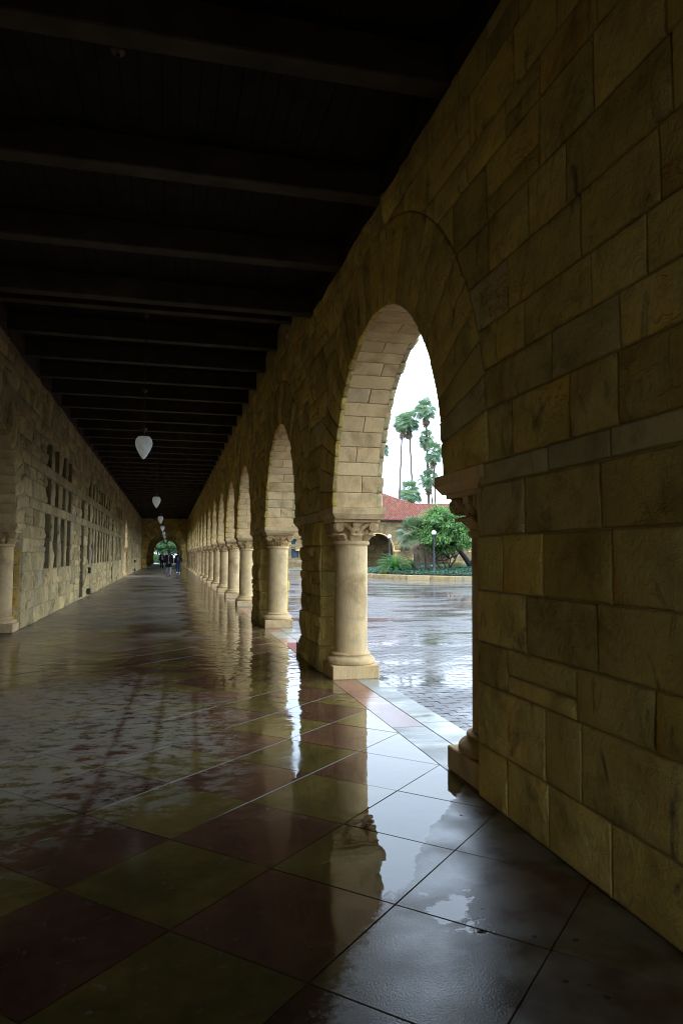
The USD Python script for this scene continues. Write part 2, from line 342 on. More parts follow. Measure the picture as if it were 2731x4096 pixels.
    L = [('g.position', 'sp.vector'), ('t.vector', 'stn.vector'), ('g.position', 'n1.vector'), ('n1.fac', 'r1.fac'),
         ('stn.y', 'vt.value1'), ('r1.color', 'cs.vector1'), ('vt.value', 'cs.scale'),
         ('g.position', 'nw.vector'), ('nw.fac', 'xw.value1'), ('sp.x', 'xw.value3'), ('xw.value', 'flood.value'),
         ('g.position', 'nq.vector'), ('nq.fac', 'yq.value1'), ('sp.y', 'yq.value3'), ('sp.x', 'xd.value1'), ('yq.value', 'xd.value3'), ('xd.value', 'xe.value1'), ('sp.x', 'wid.value'), ('xe.value', 'xf.value1'), ('wid.result', 'xf.value2'), ('g.position', 'nap.vector'), ('nap.fac', 'xg.value1'), ('xf.value', 'xg.value3'), ('xg.value', 'apron.value'),
         ('g.position', 'pdc.vector1'), ('pdc.vector', 'pdl.vector1'), ('npd.fac', 'pdn.value1'), ('g.position', 'npd.vector'), ('pdl.value', 'pdn.value3'), ('pdn.value', 'pud.value'), ('apron.result', 'apx.value1'), ('pud.result', 'apx.value2'),
         ('g.position', 'nar.vector'), ('nar.fac', 'aro.value'), ('aro.result', 'mB.a'),
         ('sp.y', 'ty.value1'), ('ty.value', 'tx.value1'), ('sp.x', 'tx.value2'), ('ns.fac', 'tn.value1'), ('tx.value', 'tn.value3'), ('tn.value', 'tp.value1'), ('tp.value', 'tm.value'), ('tx.value', 'ta.value1'), ('ta.value', 'tl.value'), ('tm.result', 'tk.value1'), ('tl.result', 'tk.value2'), ('dryspk.value', 'dry2.value1'), ('tk.value', 'dry2.value2'),
         ('g.position', 'ms.vector'), ('ms.vector', 'ns.vector'), ('ns.fac', 'spk.value'),
         ('g.position', 'dc.vector1'), ('dc.vector', 'ds.vector1'), ('ds.vector', 'dl.vector1'), ('nw.fac', 'dn.value1'), ('dl.value', 'dn.value3'), ('dn.value', 'dry.value'),
         ('dry.result', 'dryspk.value1'), ('spk.result', 'dryspk.value2'),
         ('sp.y', 'far.value'), ('g.position', 'nfar.vector'), ('nfar.fac', 'rf.value'),
         ('far.result', 'base.fac'), ('rf.result', 'base.b'),
         ('flood.result', 'mA.fac'), ('sp.y', 'fl2.value'), ('fl2.result', 'mA.b'), ('base.result', 'mA.a'),
         ('apx.value', 'mB.fac'), ('mA.result', 'mB.b'),
         ('dry2.value', 'mC.fac'), ('mB.result', 'mC.a'), ('rsc.result', 'rvar.value1'), ('rvar.value', 'rsum.value1'), ('mC.result', 'rsum.value2'), ('rsum.value', 'p.roughness'),
         ('g.position', 'bump1.vector'), ('g.position', 'bump2.vector'), ('bump1.fac', 'bh.value1'), ('apx.value', 'inv.value2'), ('inv.value', 'bh.value2'),
         ('bump2.fac', 'bym.value1'), ('sp.y', 'bys.value'), ('bys.result', 'bym.value2'), ('bym.value', 'b1.height'), ('bh.value', 'b2.height'), ('b1.normal', 'b2.normal'), ('b2.normal', 'p.normal'),
         ('mC.result', 'wetd.value'), ('cs.vector', 'msc.a'), ('g.position', 'nsc.vector'), ('nsc.fac', 'rsc.value'), ('rsc.result', 'msc.fac'), ('msc.result', 'cs2.a'), ('wetd.result', 'cs2.fac'), ('cs2.result', 'p.base_color')]
    for k in ('mp',):
        N.pop(k)
    return M(name, N, L)
TILE_RED = wet_tile('wet_red_tile', (0.042, 0.0192, 0.0105))
TILE_OLIVE = wet_tile('wet_olive_tile', (0.050, 0.0345, 0.0095))

def wet_pave(name, base, lo=0.05, hi=0.34, thr=(0.45, 0.56), nscale=0.55, ior=1.45):
    c0 = tuple(x * 0.7 for x in base); c1 = tuple(x * 1.3 for x in base)
    N = {'g': ('geometry', {}), 't': ('attribute', {'attribute': 'tone'}), 'stn': ('separate_xyz', {}),
         'n1': ('noise_texture', {'scale': 1.1, 'detail': 6.0, 'roughness': 0.65}), 'r1': ('rgb_ramp', {'ramp': [(0.3, c0), (0.7, c1)]}),
         'vt': ('math', {'math_type': 'multiply_add', 'value2': 0.45, 'value3': 0.78}), 'cs': ('vector_math', {'math_type': 'scale'}),
         'mp': ('mapping', {'scale': (0.45, 1.25, 1.0)}),
         'nw': ('noise_texture', {'scale': nscale, 'detail': 7.0, 'roughness': 0.62, 'distortion': 0.4}),
         'ro': ('map_range', {'from_min': thr[0], 'from_max': thr[1], 'to_min': hi, 'to_max': lo, 'clamp': True}),
         'nb': ('noise_texture', {'scale': 60.0, 'detail': 3.0}), 'bh': ('math', {'math_type': 'multiply'}),
         'b': ('bump', {'strength': 0.8, 'distance': 0.004}),
         'p': ('principled_bsdf', {'ior': ior, 'specular_ior_level': 0.5})}
    L = [('t.vector', 'stn.vector'), ('g.position', 'n1.vector'), ('n1.fac', 'r1.fac'), ('stn.y', 'vt.value1'), ('r1.color', 'cs.vector1'), ('vt.value', 'cs.scale'), ('cs.vector', 'p.base_color'),
         ('g.position', 'mp.vector'), ('mp.vector', 'nw.vector'), ('nw.fac', 'ro.value'), ('ro.result', 'p.roughness'),
         ('g.position', 'nb.vector'), ('nb.fac', 'bh.value1'), ('ro.result', 'bh.value2'), ('bh.value', 'b.height'), ('b.normal', 'p.normal')]
    return M(name, N, L)
PAVER = wet_pave('wet_paver', (0.075, 0.059, 0.054), ior=1.23)
SLAB_RED = wet_pave('wet_red_slab', (0.14, 0.055, 0.038), lo=0.05, hi=0.22)
SLAB_GREY = wet_pave('wet_grey_slab', (0.17, 0.165, 0.13), lo=0.06, hi=0.40, thr=(0.42, 0.60), nscale=1.6)
COURT = wet_pave('wet_courtyard', (0.066, 0.055, 0.050), lo=0.03, hi=0.24, thr=(0.47, 0.53), nscale=0.5, ior=1.24)

def leaf(name, dark, light, trans=0.3, rough=0.35, spec=0.5):
    N = {'t': ('attribute', {'attribute': 'tone'}), 's': ('separate_xyz', {}), 'r': ('rgb_ramp', {'ramp': [(0.0, dark), (1.0, light)]}),
         'p': ('principled_bsdf', {'roughness': rough, 'specular_ior_level': spec}), 'tr': ('translucent_bsdf', {}), 'm': ('mix_closure', {'fac': trans})}
    return M(name, N, [('t.vector', 's.vector'), ('s.x', 'r.fac'), ('r.color', 'p.base_color'), ('r.color', 'tr.color'), ('p.BSDF', 'm.closure1'), ('tr.BSDF', 'm.closure2')], 'm.closure')
LEAF = leaf('broad_leaf', (0.026, 0.09, 0.028), (0.21, 0.38, 0.095))
LEAF2 = leaf('far_leaf', (0.035, 0.09, 0.035), (0.13, 0.24, 0.075))
CYCAD = leaf('cycad_leaf', (0.018, 0.085, 0.014), (0.085, 0.24, 0.035))
IVY = leaf('ground_cover_leaf', (0.018, 0.055, 0.03), (0.06, 0.13, 0.07))
PALM = leaf('fan_palm_leaf', (0.05, 0.115, 0.055), (0.20, 0.30, 0.14), 0.35)
DEADP = leaf('dead_palm_frond', (0.15, 0.11, 0.075), (0.30, 0.23, 0.145), 0.15, 0.7, 0.2)
GREYPALM = leaf('grey_green_palm_leaf', (0.045, 0.085, 0.035), (0.13, 0.17, 0.075), 0.2)
YSHRUB = leaf('yellow_green_leaf', (0.10, 0.13, 0.03), (0.24, 0.26, 0.07), 0.3)
TWIG = plain('bare_twig', (0.22, 0.23, 0.27), 0.9, 0.1)
BARK = plain('dark_wet_bark', (0.030, 0.026, 0.022), 0.6, 0.3, var=0.4, scale=9, bump=0.02, bscale=14)
PTRUNK = plain('palm_trunk_bark', (0.13, 0.105, 0.085), 0.85, 0.2, var=0.3, scale=5, bump=0.02, bscale=16)
SOIL = plain('soil', (0.04, 0.03, 0.02), 0.9, 0.1)
CURB = stone('planter_curb_stone', (0.40, 0.30, 0.14), (0.38, 0.29, 0.15), (0.33, 0.28, 0.17), bump=0.008, stain=0.65, rough=0.5)
def roof_tile():
    N = {'t': ('attribute', {'attribute': 'tone'}), 's': ('separate_xyz', {}),
         'r': ('rgb_ramp', {'ramp': [(0.0, (0.20, 0.056, 0.036)), (0.45, (0.225, 0.070, 0.043)), (0.7, (0.29, 0.115, 0.058)), (0.85, (0.20, 0.09, 0.078)), (1.0, (0.12, 0.085, 0.085))]}),
         'p': ('principled_bsdf', {'roughness': 0.6, 'specular_ior_level': 0.2})}
    return M('clay_roof_tile', N, [('t.vector', 's.vector'), ('s.x', 'r.fac'), ('r.color', 'p.base_color')])
ROOFT = roof_tile()
ROOFD = plain('roof_underlay', (0.14, 0.05, 0.035), 0.8, 0.2)
def pane(name, tint):
    return M(name, {'p': ('principled_bsdf', {'base_color': tint, 'roughness': 0.06, 'specular_ior_level': 0.8})}, [])
WINGLASS = pane('blue_grey_window_glass', (0.035, 0.055, 0.075))
DARKGLASS = pane('dark_window_glass', (0.012, 0.011, 0.010))
WHITE = plain('white_paint', (0.75, 0.75, 0.73), 0.5, 0.3, var=0.03)
PLASTIC = plain('black_plastic_box', (0.010, 0.009, 0.014), 0.4, 0.5, var=0.1)

# ------------------------------------------------------------------ stone builders
rngN = np.random.default_rng(11)
def smooth_field(n, octaves):
    out = np.zeros((n, n)); amp = 1.0; tot = 0
    for o in octaves:
        small = rngN.random((o, o))
        idx = np.arange(n) / n * o
        i0 = np.floor(idx).astype(int); t = idx - i0; t = t * t * (3 - 2 * t)
        i1 = (i0 + 1) % o
        A = small[np.ix_(i0, i0)] * (1 - t)[:, None] * (1 - t)[None] + small[np.ix_(i1, i0)] * t[:, None] * (1 - t)[None] + small[np.ix_(i0, i1)] * (1 - t)[:, None] * t[None] + small[np.ix_(i1, i1)] * t[:, None] * t[None]
        out += A * amp; tot += amp; amp *= 0.55
    return out / tot
FIELD = smooth_field(1024, (40, 90, 190, 400))     # 1 px = 1 cm

def field(x, y, ox, oy):
    return FIELD[((x * 100 + ox).astype(int)) % 1024, ((y * 100 + oy).astype(int)) % 1024]

def rock_height(x, y, w, h, d, bulge, rng):
    """Quarry face: the lowest of a few tilted planes, roughened; falls to the joint at the edges."""
    H = np.full(x.shape, 1.25 * bulge)
    for _ in range(4):
        a, b = rng.normal(0, 0.55, 2)
        H = np.minimum(H, bulge * (0.75 + 0.5 * rng.random()) + bulge * (a * (x / max(w, .2) - .5) * 1.6 + b * (y / max(h, .2) - .5) * 1.6))
    H = np.maximum(H, 0.15 * bulge)
    nz = field(x, y, rng.integers(0, 1024), rng.integers(0, 1024))
    H = H + bulge * 1.3 * (nz - 0.5)
    return np.maximum(H, 0.04 * bulge) * (1 - np.exp(-np.maximum(d, 0) / 0.011))

def rock_rect(w, h, depth=0.06, bulge=0.03, res=0.07, rng=None, gap=0.004):
    """Rock-faced block on [0,w]x[0,h], front towards +z."""
    e = 0.012
    nx = max(2, int(round((w - 2 * gap - 2 * e) / res)) + 1); ny = max(2, int(round((h - 2 * gap - 2 * e) / res)) + 1)
    xs = np.concatenate([[gap], np.linspace(gap + e, w - gap - e, nx), [w - gap]])
    ys = np.concatenate([[gap], np.linspace(gap + e, h - gap - e, ny), [h - gap]])
    X, Y = np.meshgrid(xs, ys, indexing='ij')
    d = np.minimum(np.minimum(X - gap, w - gap - X), np.minimum(Y - gap, h - gap - Y))
    H = rock_height(X, Y, w, h, d, bulge, rng)
    if res < 0.03:
        jx = rng.normal(0, 0.004, X.shape); jy = rng.normal(0, 0.004, X.shape)
        X = X + jx; Y = Y + jy
    V = np.stack([X, Y, H], -1).reshape(-1, 3)
    n0, n1 = len(xs), len(ys)
    i, j = np.meshgrid(np.arange(n0 - 1), np.arange(n1 - 1), indexing='ij')
    a = (i * n1 + j).ravel(); b = a + n1; c = b + 1; dd = a + 1
    F = [np.stack([a, b, c], 1), np.stack([a, c, dd], 1)]
    loop = np.concatenate([np.arange(n0) * n1, (n0 - 1) * n1 + np.arange(1, n1), np.arange(n0 - 2, -1, -1) * n1 + n1 - 1, np.arange(n1 - 2, 0, -1)])
    back = V[loop].copy(); back[:, 2] = -depth
    m = len(loop); k = np.arange(m); kn = (k + 1) % m
    o = len(V)
    F += [np.stack([loop[kn], loop[k], o + k], 1), np.stack([loop[kn], o + k, o + kn], 1)]
    return np.vstack([V, back]), np.vstack(F)

def rock_poly(poly, depth=0.06, bulge=0.03, res=0.08, rng=None, gap=0.004):
    """As rock_rect on any simple polygon (no holes)."""
    p = poly.buffer(-gap, join_style=2)
    if p.is_empty:
        return None
    if p.geom_type != 'Polygon':
        p = max(p.geoms, key=lambda g: g.area)
    if p.area < 0.002:
        return None
    p = Polygon(p.exterior)
    L = p.exterior.length
    nb = max(8, int(L / res))
    seg = shapely.segmentize(p.exterior, max(res * 1.2, 0.03))
    B = np.array(seg.coords)[:-1]
    x0, y0, x1, y1 = p.bounds
    gx = np.arange(x0 + res * .5, x1, res); gy = np.arange(y0 + res * .5, y1, res)
    G = np.array([(a, b) for a in gx for b in gy]) if len(gx) and len(gy) else np.zeros((0, 2))
    pts_in = np.zeros((0, 2))
    inner = p.buffer(-0.012)
    ring = np.zeros((0, 2))
    if not inner.is_empty:
        g0 = inner if inner.geom_type == 'Polygon' else max(inner.geoms, key=lambda g: g.area)
        ring = np.array(shapely.segmentize(g0.exterior, max(res * 1.2, 0.03)).coords)[:-1]
        if len(G):
            G = G + rng.normal(0, res * .12, G.shape)
            ok = shapely.contains_xy(g0.buffer(-res * .35), G[:, 0], G[:, 1])
            pts_in = G[ok]
    P = np.vstack([B, ring, pts_in])
    try:
        T = Delaunay(P).simplices
    except Exception:
        return None
    c = P[T].mean(1)
    T = T[shapely.contains_xy(p, c[:, 0], c[:, 1])]
    a, b, cc = P[T[:, 0]], P[T[:, 1]], P[T[:, 2]]
    area = (b[:, 0] - a[:, 0]) * (cc[:, 1] - a[:, 1]) - (b[:, 1] - a[:, 1]) * (cc[:, 0] - a[:, 0])
    T = np.where((area < 0)[:, None], T[:, ::-1], T)
    T = T[np.abs(area) > 1e-8]
    d = shapely.distance(p.exterior, shapely.points(P))
    H = rock_height(P[:, 0] - x0, P[:, 1] - y0, x1 - x0, y1 - y0, d, bulge, rng)
    V = np.c_[P, H]
    nb = len(B)
    back = np.c_[B, np.full(nb, -depth)]
    k = np.arange(nb); kn = (k + 1) % nb
    o = len(V)
    ccw = p.exterior.is_ccw
    s1, s2 = np.stack([kn, k, o + k], 1), np.stack([kn, o + k, o + kn], 1)
    if not ccw:
        s1, s2 = s1[:, ::-1], s2[:, ::-1]
    return np.vstack([V, back]), np.vstack([T, s1, s2])

def ashlar(u0, u1, v0, v1, rng, hmin=0.28, hmax=0.46, lmin=0.4, lmax=1.0, split=0.22):
    """Broken range work: list of rectangles (u0,u1,v0,v1)."""
    out = []
    H = v1 - v0
    n = max(1, int(round(H / (0.5 * (hmin + hmax)))))
    cuts = np.cumsum(rng.uniform(0.75, 1.25, n)); cuts = np.concatenate([[0], cuts / cuts[-1]]) * H + v0
    for k in range(n):
        u = u0
        first = True
        while u < u1 - 1e-6:
            l = rng.uniform(lmin, lmax)
            if first:
                l *= rng.uniform(0.5, 1.0); first = False
            if u1 - (u + l) < lmin * 0.6:
                l = u1 - u
            a, b = u, min(u + l, u1)
            if rng.random() < split and cuts[k + 1] - cuts[k] > 0.24:
                m = cuts[k] + (cuts[k + 1] - cuts[k]) * rng.uniform(0.35, 0.65)
                out += [(a, b, cuts[k], m), (a, b, m, cuts[k + 1])]
            else:
                out.append((a, b, cuts[k], cuts[k + 1]))
            u = b
    return out

CAMP = np.array([0, 0, EYE])
class StoneSet:
    """Collects the stones of one wall; the 300 that show largest become parts, the rest one joined part."""
    def __init__(self): self.items = []
    def add(self, vf, size, rng, tone=None):
        if vf is None: return
        c = vf[0].mean(0)
        t = np.array([rng.random(), rng.random(), rng.random()]) if tone is None else np.array(tone)
        self.items.append((size / max(np.linalg.norm(c - CAMP), .5) ** 2 * (1.0 if np.dot(c - CAMP, fwd) > 0 else 0.01), vf, t))
    def build(self, parent, name, mat, limit=300, smooth=True):
        self.items.sort(key=lambda x: -x[0])
        for s, vf, t in self.items[:limit]:
            put(parent, name, vf, mat, smooth, t)
        rest = self.items[limit:]
        if rest:
            V, F = join([x[1] for x in rest])
            T = np.vstack([np.repeat(x[2][None], len(x[1][0]), 0) for x in rest])
            put(parent, 'distant_' + name + 's', (V, F), mat, smooth, T, kind='stuff')

def res_at(y):
    return 0.04 if y < 11 else 0.09 if y < 19 else 0.16 if y < 36 else 0.4

# ------------------------------------------------------------------ dimensions of the arcade
XR, XO, XL = 1.97, 2.60, -2.91
ZI, RI, RE, ZE = 2.135, 1.83, 2.62, 2.135       # springing, intrados, extrados
ARCH = [6.78, 13.18, 19.58] + [23.865 + 4.285 * k for k in range(14)]     # 14 slender bays
YEND = ARCH[-1] + RI + 0.32
COLY = [4.66, 8.98, 10.99, 15.38, 17.39] + [21.72 + 4.285 * k for k in range(15)]
PIER = [(-8.0, 4.35), (9.30, 10.69), (15.70, 17.09)]
WTOP = 5.46

# ------------------------------------------------------------------ ground, courtyard and floor
def slab(parent, name, x0, x1, y0, y1, z, mat, **k):
    V = np.array([[x0, y0, z], [x1, y0, z], [x1, y1, z], [x0, y1, z]], float)
    return put(parent, name, (V, np.array([[0, 1, 2], [0, 2, 3]])), mat, tone=(0.5, 0.5, 0.5), **k)

g = slab('/World', 'ground', -900, 900, -900, 900, -0.06, COURT)
tag(stage.GetPrimAtPath(g), kind='structure')

floor = thing('arcade_floor', kind='structure')
put(floor, 'bedding', bx(XL - 0.7, 1.9716, -9, 125, -0.055, -0.006), GROUT)
TS = 0.685 / math.sqrt(2)
TX0, TY0 = -0.4503, 4.5543
clipbox = sbox(XL + 0.004, -8.0, 1.9716, YEND)
tiles = []
rng = np.random.default_rng(3)
for s in range(-14, 7):
    for q in range(-34, 340):
        if (s + q) % 2: continue
        cx, cy = TX0 + TS * (s + 1), TY0 + TS * q
        if not (XL - 0.5 < cx < 2.5 and -8.5 < cy < YEND + .6): continue
        i = (s + q) // 2
        j = (s - q) // 2
        P = Polygon([(cx - TS, cy), (cx, cy - TS), (cx + TS, cy), (cx, cy + TS)]).buffer(-0.0019, join_style=2).intersection(clipbox)
        if P.is_empty or P.area < 0.003: continue
        z = 0.0 + rng.uniform(-0.0008, 0.0004)
        tx, ty = rng.normal(0, 0.0018, 2)
        C = np.array(P.exterior.coords)[:-1]
        if not P.exterior.is_ccw: C = C[::-1]
        m = len(C)
        inn = C + (C.mean(0) - C) * (0.0035 / np.maximum(np.linalg.norm(C - C.mean(0), axis=1, keepdims=True), .02))
        top = np.c_[inn, z + (inn - [cx, cy]) @ np.array([tx, ty])]
        rim = np.c_[C, top[:, 2] - 0.003]
        low = np.c_[C, np.full(m, -0.03)]
        V = np.vstack([top, rim, low])
        k = np.arange(m); kn = (k + 1) % m
        F = [np.stack([np.zeros(m - 2, int), np.arange(1, m - 1), np.arange(2, m)], 1)]
        for lv in (0, 1):
            F += [np.stack([lv * m + kn, lv * m + k, (lv + 1) * m + k], 1), np.stack([lv * m + kn, (lv + 1) * m + k, (lv + 1) * m + kn], 1)]
        dist = np.linalg.norm(np.array([cx, cy, 0]) - CAMP)
        vis = np.dot(np.array([cx, cy, -EYE]), fwd) > 0.6 * dist * 0.9
        tiles.append((dist if vis else dist + 100, (V, np.vstack(F)), (i + j) % 2, np.array([rng.random(), rng.random(), rng.random()])))
tiles.sort(key=lambda t: t[0])
for d, vf, par, t in tiles[:300]:
    put(floor, 'red_tile' if par else 'olive_tile', vf, TILE_RED if par else TILE_OLIVE, False, t)
for par, nm in ((0, 'distant_olive_tiles'), (1, 'distant_red_tiles')):
    rest = [t for t in tiles[300:] if t[2] == par]
    V, F = join([t[1] for t in rest])
    put(floor, nm, (V, F), TILE_RED if par else TILE_OLIVE, False, np.vstack([np.repeat(t[3][None], len(t[1][0]), 0) for t in rest]), kind='stuff')
# threshold slabs beneath the arcade wall
for (xa, xb, mats) in ((1.977, 2.284, (SLAB_RED, SLAB_GREY)), (2.290, 2.572, (SLAB_GREY, SLAB_GREY))):
    y = 0.0; k = 0
    while y < 60:
        l = rng.uniform(1.05, 1.5)
        put(floor, 'threshold_slab', bx(xa, xb, y + .003, y + l - .003, -0.03, rng.uniform(-0.001, 0.001), 0.003), mats[0] if (k % 3 == 0 or xa > 2.2) else (SLAB_RED if k % 3 == 2 else SLAB_GREY), False, (rng.random(), rng.random(), .5))
        y += l; k += 1

for (gx, gy, gr) in ((1.47, 2.72, .011), (1.62, 2.66, .013), (1.43, 2.42, .012), (1.52, 2.30, .013), (1.50, 2.38, .007), (1.72, 4.05, .008), (1.55, 2.05, .009), (1.78, 3.02, .008), (1.36, 2.98, .006), (1.2, 2.2, .007)):
    put(floor, 'gum_spot', revolve([(gr, 0.0005), (gr * .8, .0018), (0, .0022)], 12, (gx, gy)), PLASTIC_G, True)
fl = thing('fallen_leaf', 'small green leaf lying on a dark red tile at the lower left', 'leaf', (-.605, 4.189, .003), .4)
put(fl, 'blade', (np.array([(-.05, 0, .004), (-.01, .016, .001), (.045, .004, .006), (-.01, -.014, .008), (0, 0, .010)], float), np.array([(0, 4, 1), (1, 4, 2), (0, 3, 4), (3, 2, 4)])), LEAF, False, (.5, .5, .5))

# courtyard: base sheet and interlocking pavers
court = thing('courtyard', kind='structure')
slab(court, 'wet_paving', 2.575, 150, -60, 200, -0.016, COURT)
PW, PH = 0.225, 0.1125
def paver_outline():
    w, h, z = PW / 2 - .0016, PH / 2 - .0016, 0.014
    return np.array([(-w, -h), (-w * .45, -h - z * .0), (-w * .2, -h + z), (w * .35, -h + z), (w * .6, -h), (w, -h), (w, h), (w * .6, h), (w * .35, h + z - .004), (-w * .2, h + z - .004), (-w * .45, h), (-w, h)])
PO = paver_outline()
pav = []
for r in range(int(-2 / PH), int(21 / PH)):
    y = r * PH + 2
    xmax = 2.6 + min(9.0, 1.2 + 0.62 * max(y - 2.5, 0))
    x = 2.578 - (PW * .5 if r % 2 else 0)
    while x < xmax:
        if y > 2.6:
            pav.append((x + PW / 2, y, np.linalg.norm([x, y, EYE])))
        x += PW
pav.sort(key=lambda p: p[2])
rest = []
for k, (x, y, d) in enumerate(pav):
    z = -0.006 + rng.uniform(-.0018, .0018)
    tx, ty = rng.normal(0, .004, 2)
    PQ = PO.copy()
    if x - PW / 2 < 2.57: PQ[:, 0] = np.maximum(PQ[:, 0], 2.577 - x)
    C = PQ + [x, y]
    inn = PQ * 0.97 + [x, y]
    m = len(C)
    V = np.vstack([np.c_[inn, z + (inn - [x, y]) @ np.array([tx, ty])], np.c_[C, np.full(m, z - .002)], np.c_[C, np.full(m, -.03)]])
    kk = np.arange(m); kn = (kk + 1) % m
    fan = [(0, 1, 10), (0, 10, 11), (1, 2, 9), (1, 9, 10), (2, 3, 8), (2, 8, 9), (3, 4, 7), (3, 7, 8), (4, 5, 6), (4, 6, 7)]
    F = [np.array(fan)]
    for lv in (0, 1):
        F += [np.stack([lv * m + kn, lv * m + kk, (lv + 1) * m + kk], 1), np.stack([lv * m + kn, (lv + 1) * m + kk, (lv + 1) * m + kn], 1)]
    t = np.array([rng.random(), rng.random(), rng.random()])
    if k < 300:
        put(court, 'paver', (V, np.vstack(F)), PAVER, False, t)
    else:
        rest.append(((V, np.vstack(F)), t))
V, F = join([x[0] for x in rest])
put(court, 'distant_pavers', (V, F), PAVER, False, np.vstack([np.repeat(x[1][None], len(x[0][0]), 0) for x in rest]), kind='stuff')

# ------------------------------------------------------------------ right-hand arcade wall
wall = thing('arcade_wall', 'long rock-faced sandstone wall pierced by round arches open to the courtyard', 'wall')
def disc(c, r, z=ZI, n=96):
    return Point(c, z).buffer(r, quad_segs=n // 4)
open_poly = []
for c in ARCH:
    up = disc(c, RI + .012).intersection(sbox(c - 3, ZI - .001, c + 3, 9))
    open_poly.append(up)
low = sbox(-8, 0, YEND, ZI)
for a, b in PIER:
    low = low.difference(sbox(a, -1, b, ZI + .01))
core2d = sbox(-8, 0, YEND, 6.05).difference(unary_union(open_poly)).difference(low.difference(unary_union([sbox(y - .29, 2.05, y + .29, ZI + .02) for y in COLY])))
put(wall, 'core', place(extrude(core2d, XO - XR - 0.05), (XR + .009, 0, 0), (0, 1, 0), (0, 0, 1), (1, 0, 0)), MORTAR)

rng = np.random.default_rng(21)
rs = StoneSet()
ext = [disc(c, RE).intersection(sbox(c - 3, ZI, c + 3, 9)) for c in ARCH]
extu = unary_union(ext)
RF = dict(o=(XR, 0, 0), a=(0, 1, 0), b=(0, 0, 1), n=(-1, 0, 0))
rects = []
lowcuts = [0, .34, .73, .99, 1.32, 1.67, 1.992]
for a, b in PIER:
    for k in range(6):
        rects += ashlar(a, b, lowcuts[k], lowcuts[k + 1], rng, .2, .5, .34, .85, .25)
for (a, b, hm) in ((-8.0, 10.2, 5.05), (10.2, YEND, WTOP)):
    rects += ashlar(a, b, ZI, hm, rng, .24, .42, .35, .85, .2)
for (a, b, c, d) in rects:
    if b - a < .03 or d - c < .03: continue
    yc = (a + b) / 2
    R = sbox(a, c, b, d)
    bl = rng.uniform(0.010, 0.024) if yc < 5.5 else rng.uniform(.025, .06)
    near_end = any(abs(b - p[1]) < .02 or abs(a - p[0]) < .02 for p in PIER) and c < 2
    if near_end and yc > 5: bl = rng.uniform(.025, .055)
    rr = res_at(yc)
    if c >= ZI - .01 and R.intersects(extu):
        Q = R.difference(extu)
        for gpoly in getattr(Q, 'geoms', [Q]):
            if gpoly.is_empty or gpoly.geom_type != 'Polygon' or gpoly.area < .006: continue
            vf = rock_poly(gpoly, .05, bl, max(rr, .045), rng)
            if vf: rs.add(place(vf, **RF), gpoly.area, rng)
    else:
        v, f = rock_rect(b - a, d - c, .05, bl, rr, rng)
        v = v + np.array([a, c, 0])
        rs.add(place((v, f), **RF), R.area, rng)
rs.build(wall, 'wall_stone', ROCK)
# voussoirs
vs = StoneSet(); vo = StoneSet()
for ai, c in enumerate(ARCH):
    half = 3.2 if ai < 3 else 2.1425
    lim = sbox(c - half, ZI, c + half, 9)
    if ai == 2: lim = sbox(c - 3.2, ZI, 21.72, 9)
    n = 29
    cuts = np.linspace(0, PI, n + 1) + np.concatenate([[0], rng.normal(0, .013, n - 1), [0]])
    for k in range(n):
        t0, t1 = cuts[k], cuts[k + 1]
        ro = RE + rng.uniform(-.0, .0)
        th = np.linspace(t0, t1, 5)
        P = Polygon([(c + (RI - .004) * math.cos(t), ZI + (RI - .004) * math.sin(t)) for t in th] + [(c + ro * math.cos(t), ZI + ro * math.sin(t)) for t in th[::-1]]).intersection(lim)
        if P.is_empty or P.geom_type != 'Polygon' or P.area < .01: continue
        vf = rock_poly(P, .05, rng.uniform(.028, .05) if ai else rng.uniform(.014, .034), max(res_at(c), .045), rng)
        if vf: vs.add(place(vf, **RF), P.area, rng)
        if ai < 8:   # the courtyard face of the same ring
            vf = rock_poly(P, .05, rng.uniform(.02, .055), max(res_at(c), .09), rng)
            if vf: vo.add(place(vf, (XO - .01, 0, 0), (0, 1, 0), (0, 0, 1), (1, 0, 0)), P.area, rng)
vs.build(wall, 'voussoir', ROCK)
vo.build(wall, 'courtyard_voussoir', BAND)
# soffit blocks, alternately one and two to a course
sb = StoneSet()
def soffit(x0, x1, c, t0, t1, res, rng, cx=None):
    w, h = (t1 - t0) * RI, x1 - x0
    v, f = rock_rect(w, h, .02, .005, res, rng, gap=.0028)
    th = t0 + v[:, 0] / RI
    r = RI + .004 - v[:, 2]
    return np.stack([x0 + v[:, 1], c + r * np.cos(th), ZI + r * np.sin(th)], 1), f[:, ::-1]
for ai, c in enumerate(ARCH):
    n = 30
    cuts = np.linspace(0, PI, n + 1) + np.concatenate([[0], rng.normal(0, .008, n - 1), [0]])
    for k in range(n):
        res = .16 if ai < 3 else .3
        kk = k if k < n / 2 else n - 1 - k
        base = np.array([.3 + .35 * rng.random() + (.35 if rng.random() < .12 else 0), .45 + .4 * rng.random(), rng.random()])
        if kk % 2 == 1:
            xm = rng.uniform(2.2, 2.36)
            sb.add(soffit(XR + .002, xm, c, cuts[k], cuts[k + 1], res, rng), .1, rng, base)
            sb.add(soffit(xm, XO - .002, c, cuts[k], cuts[k + 1], res, rng), .1, rng, np.array([.3 + .4 * rng.random(), .45 + .4 * rng.random(), rng.random()]))
        else:
            sb.add(soffit(XR + .002, XO - .002, c, cuts[k], cuts[k + 1], res, rng), .22, rng, base)
sb.build(wall, 'soffit_block', SMOOTH)
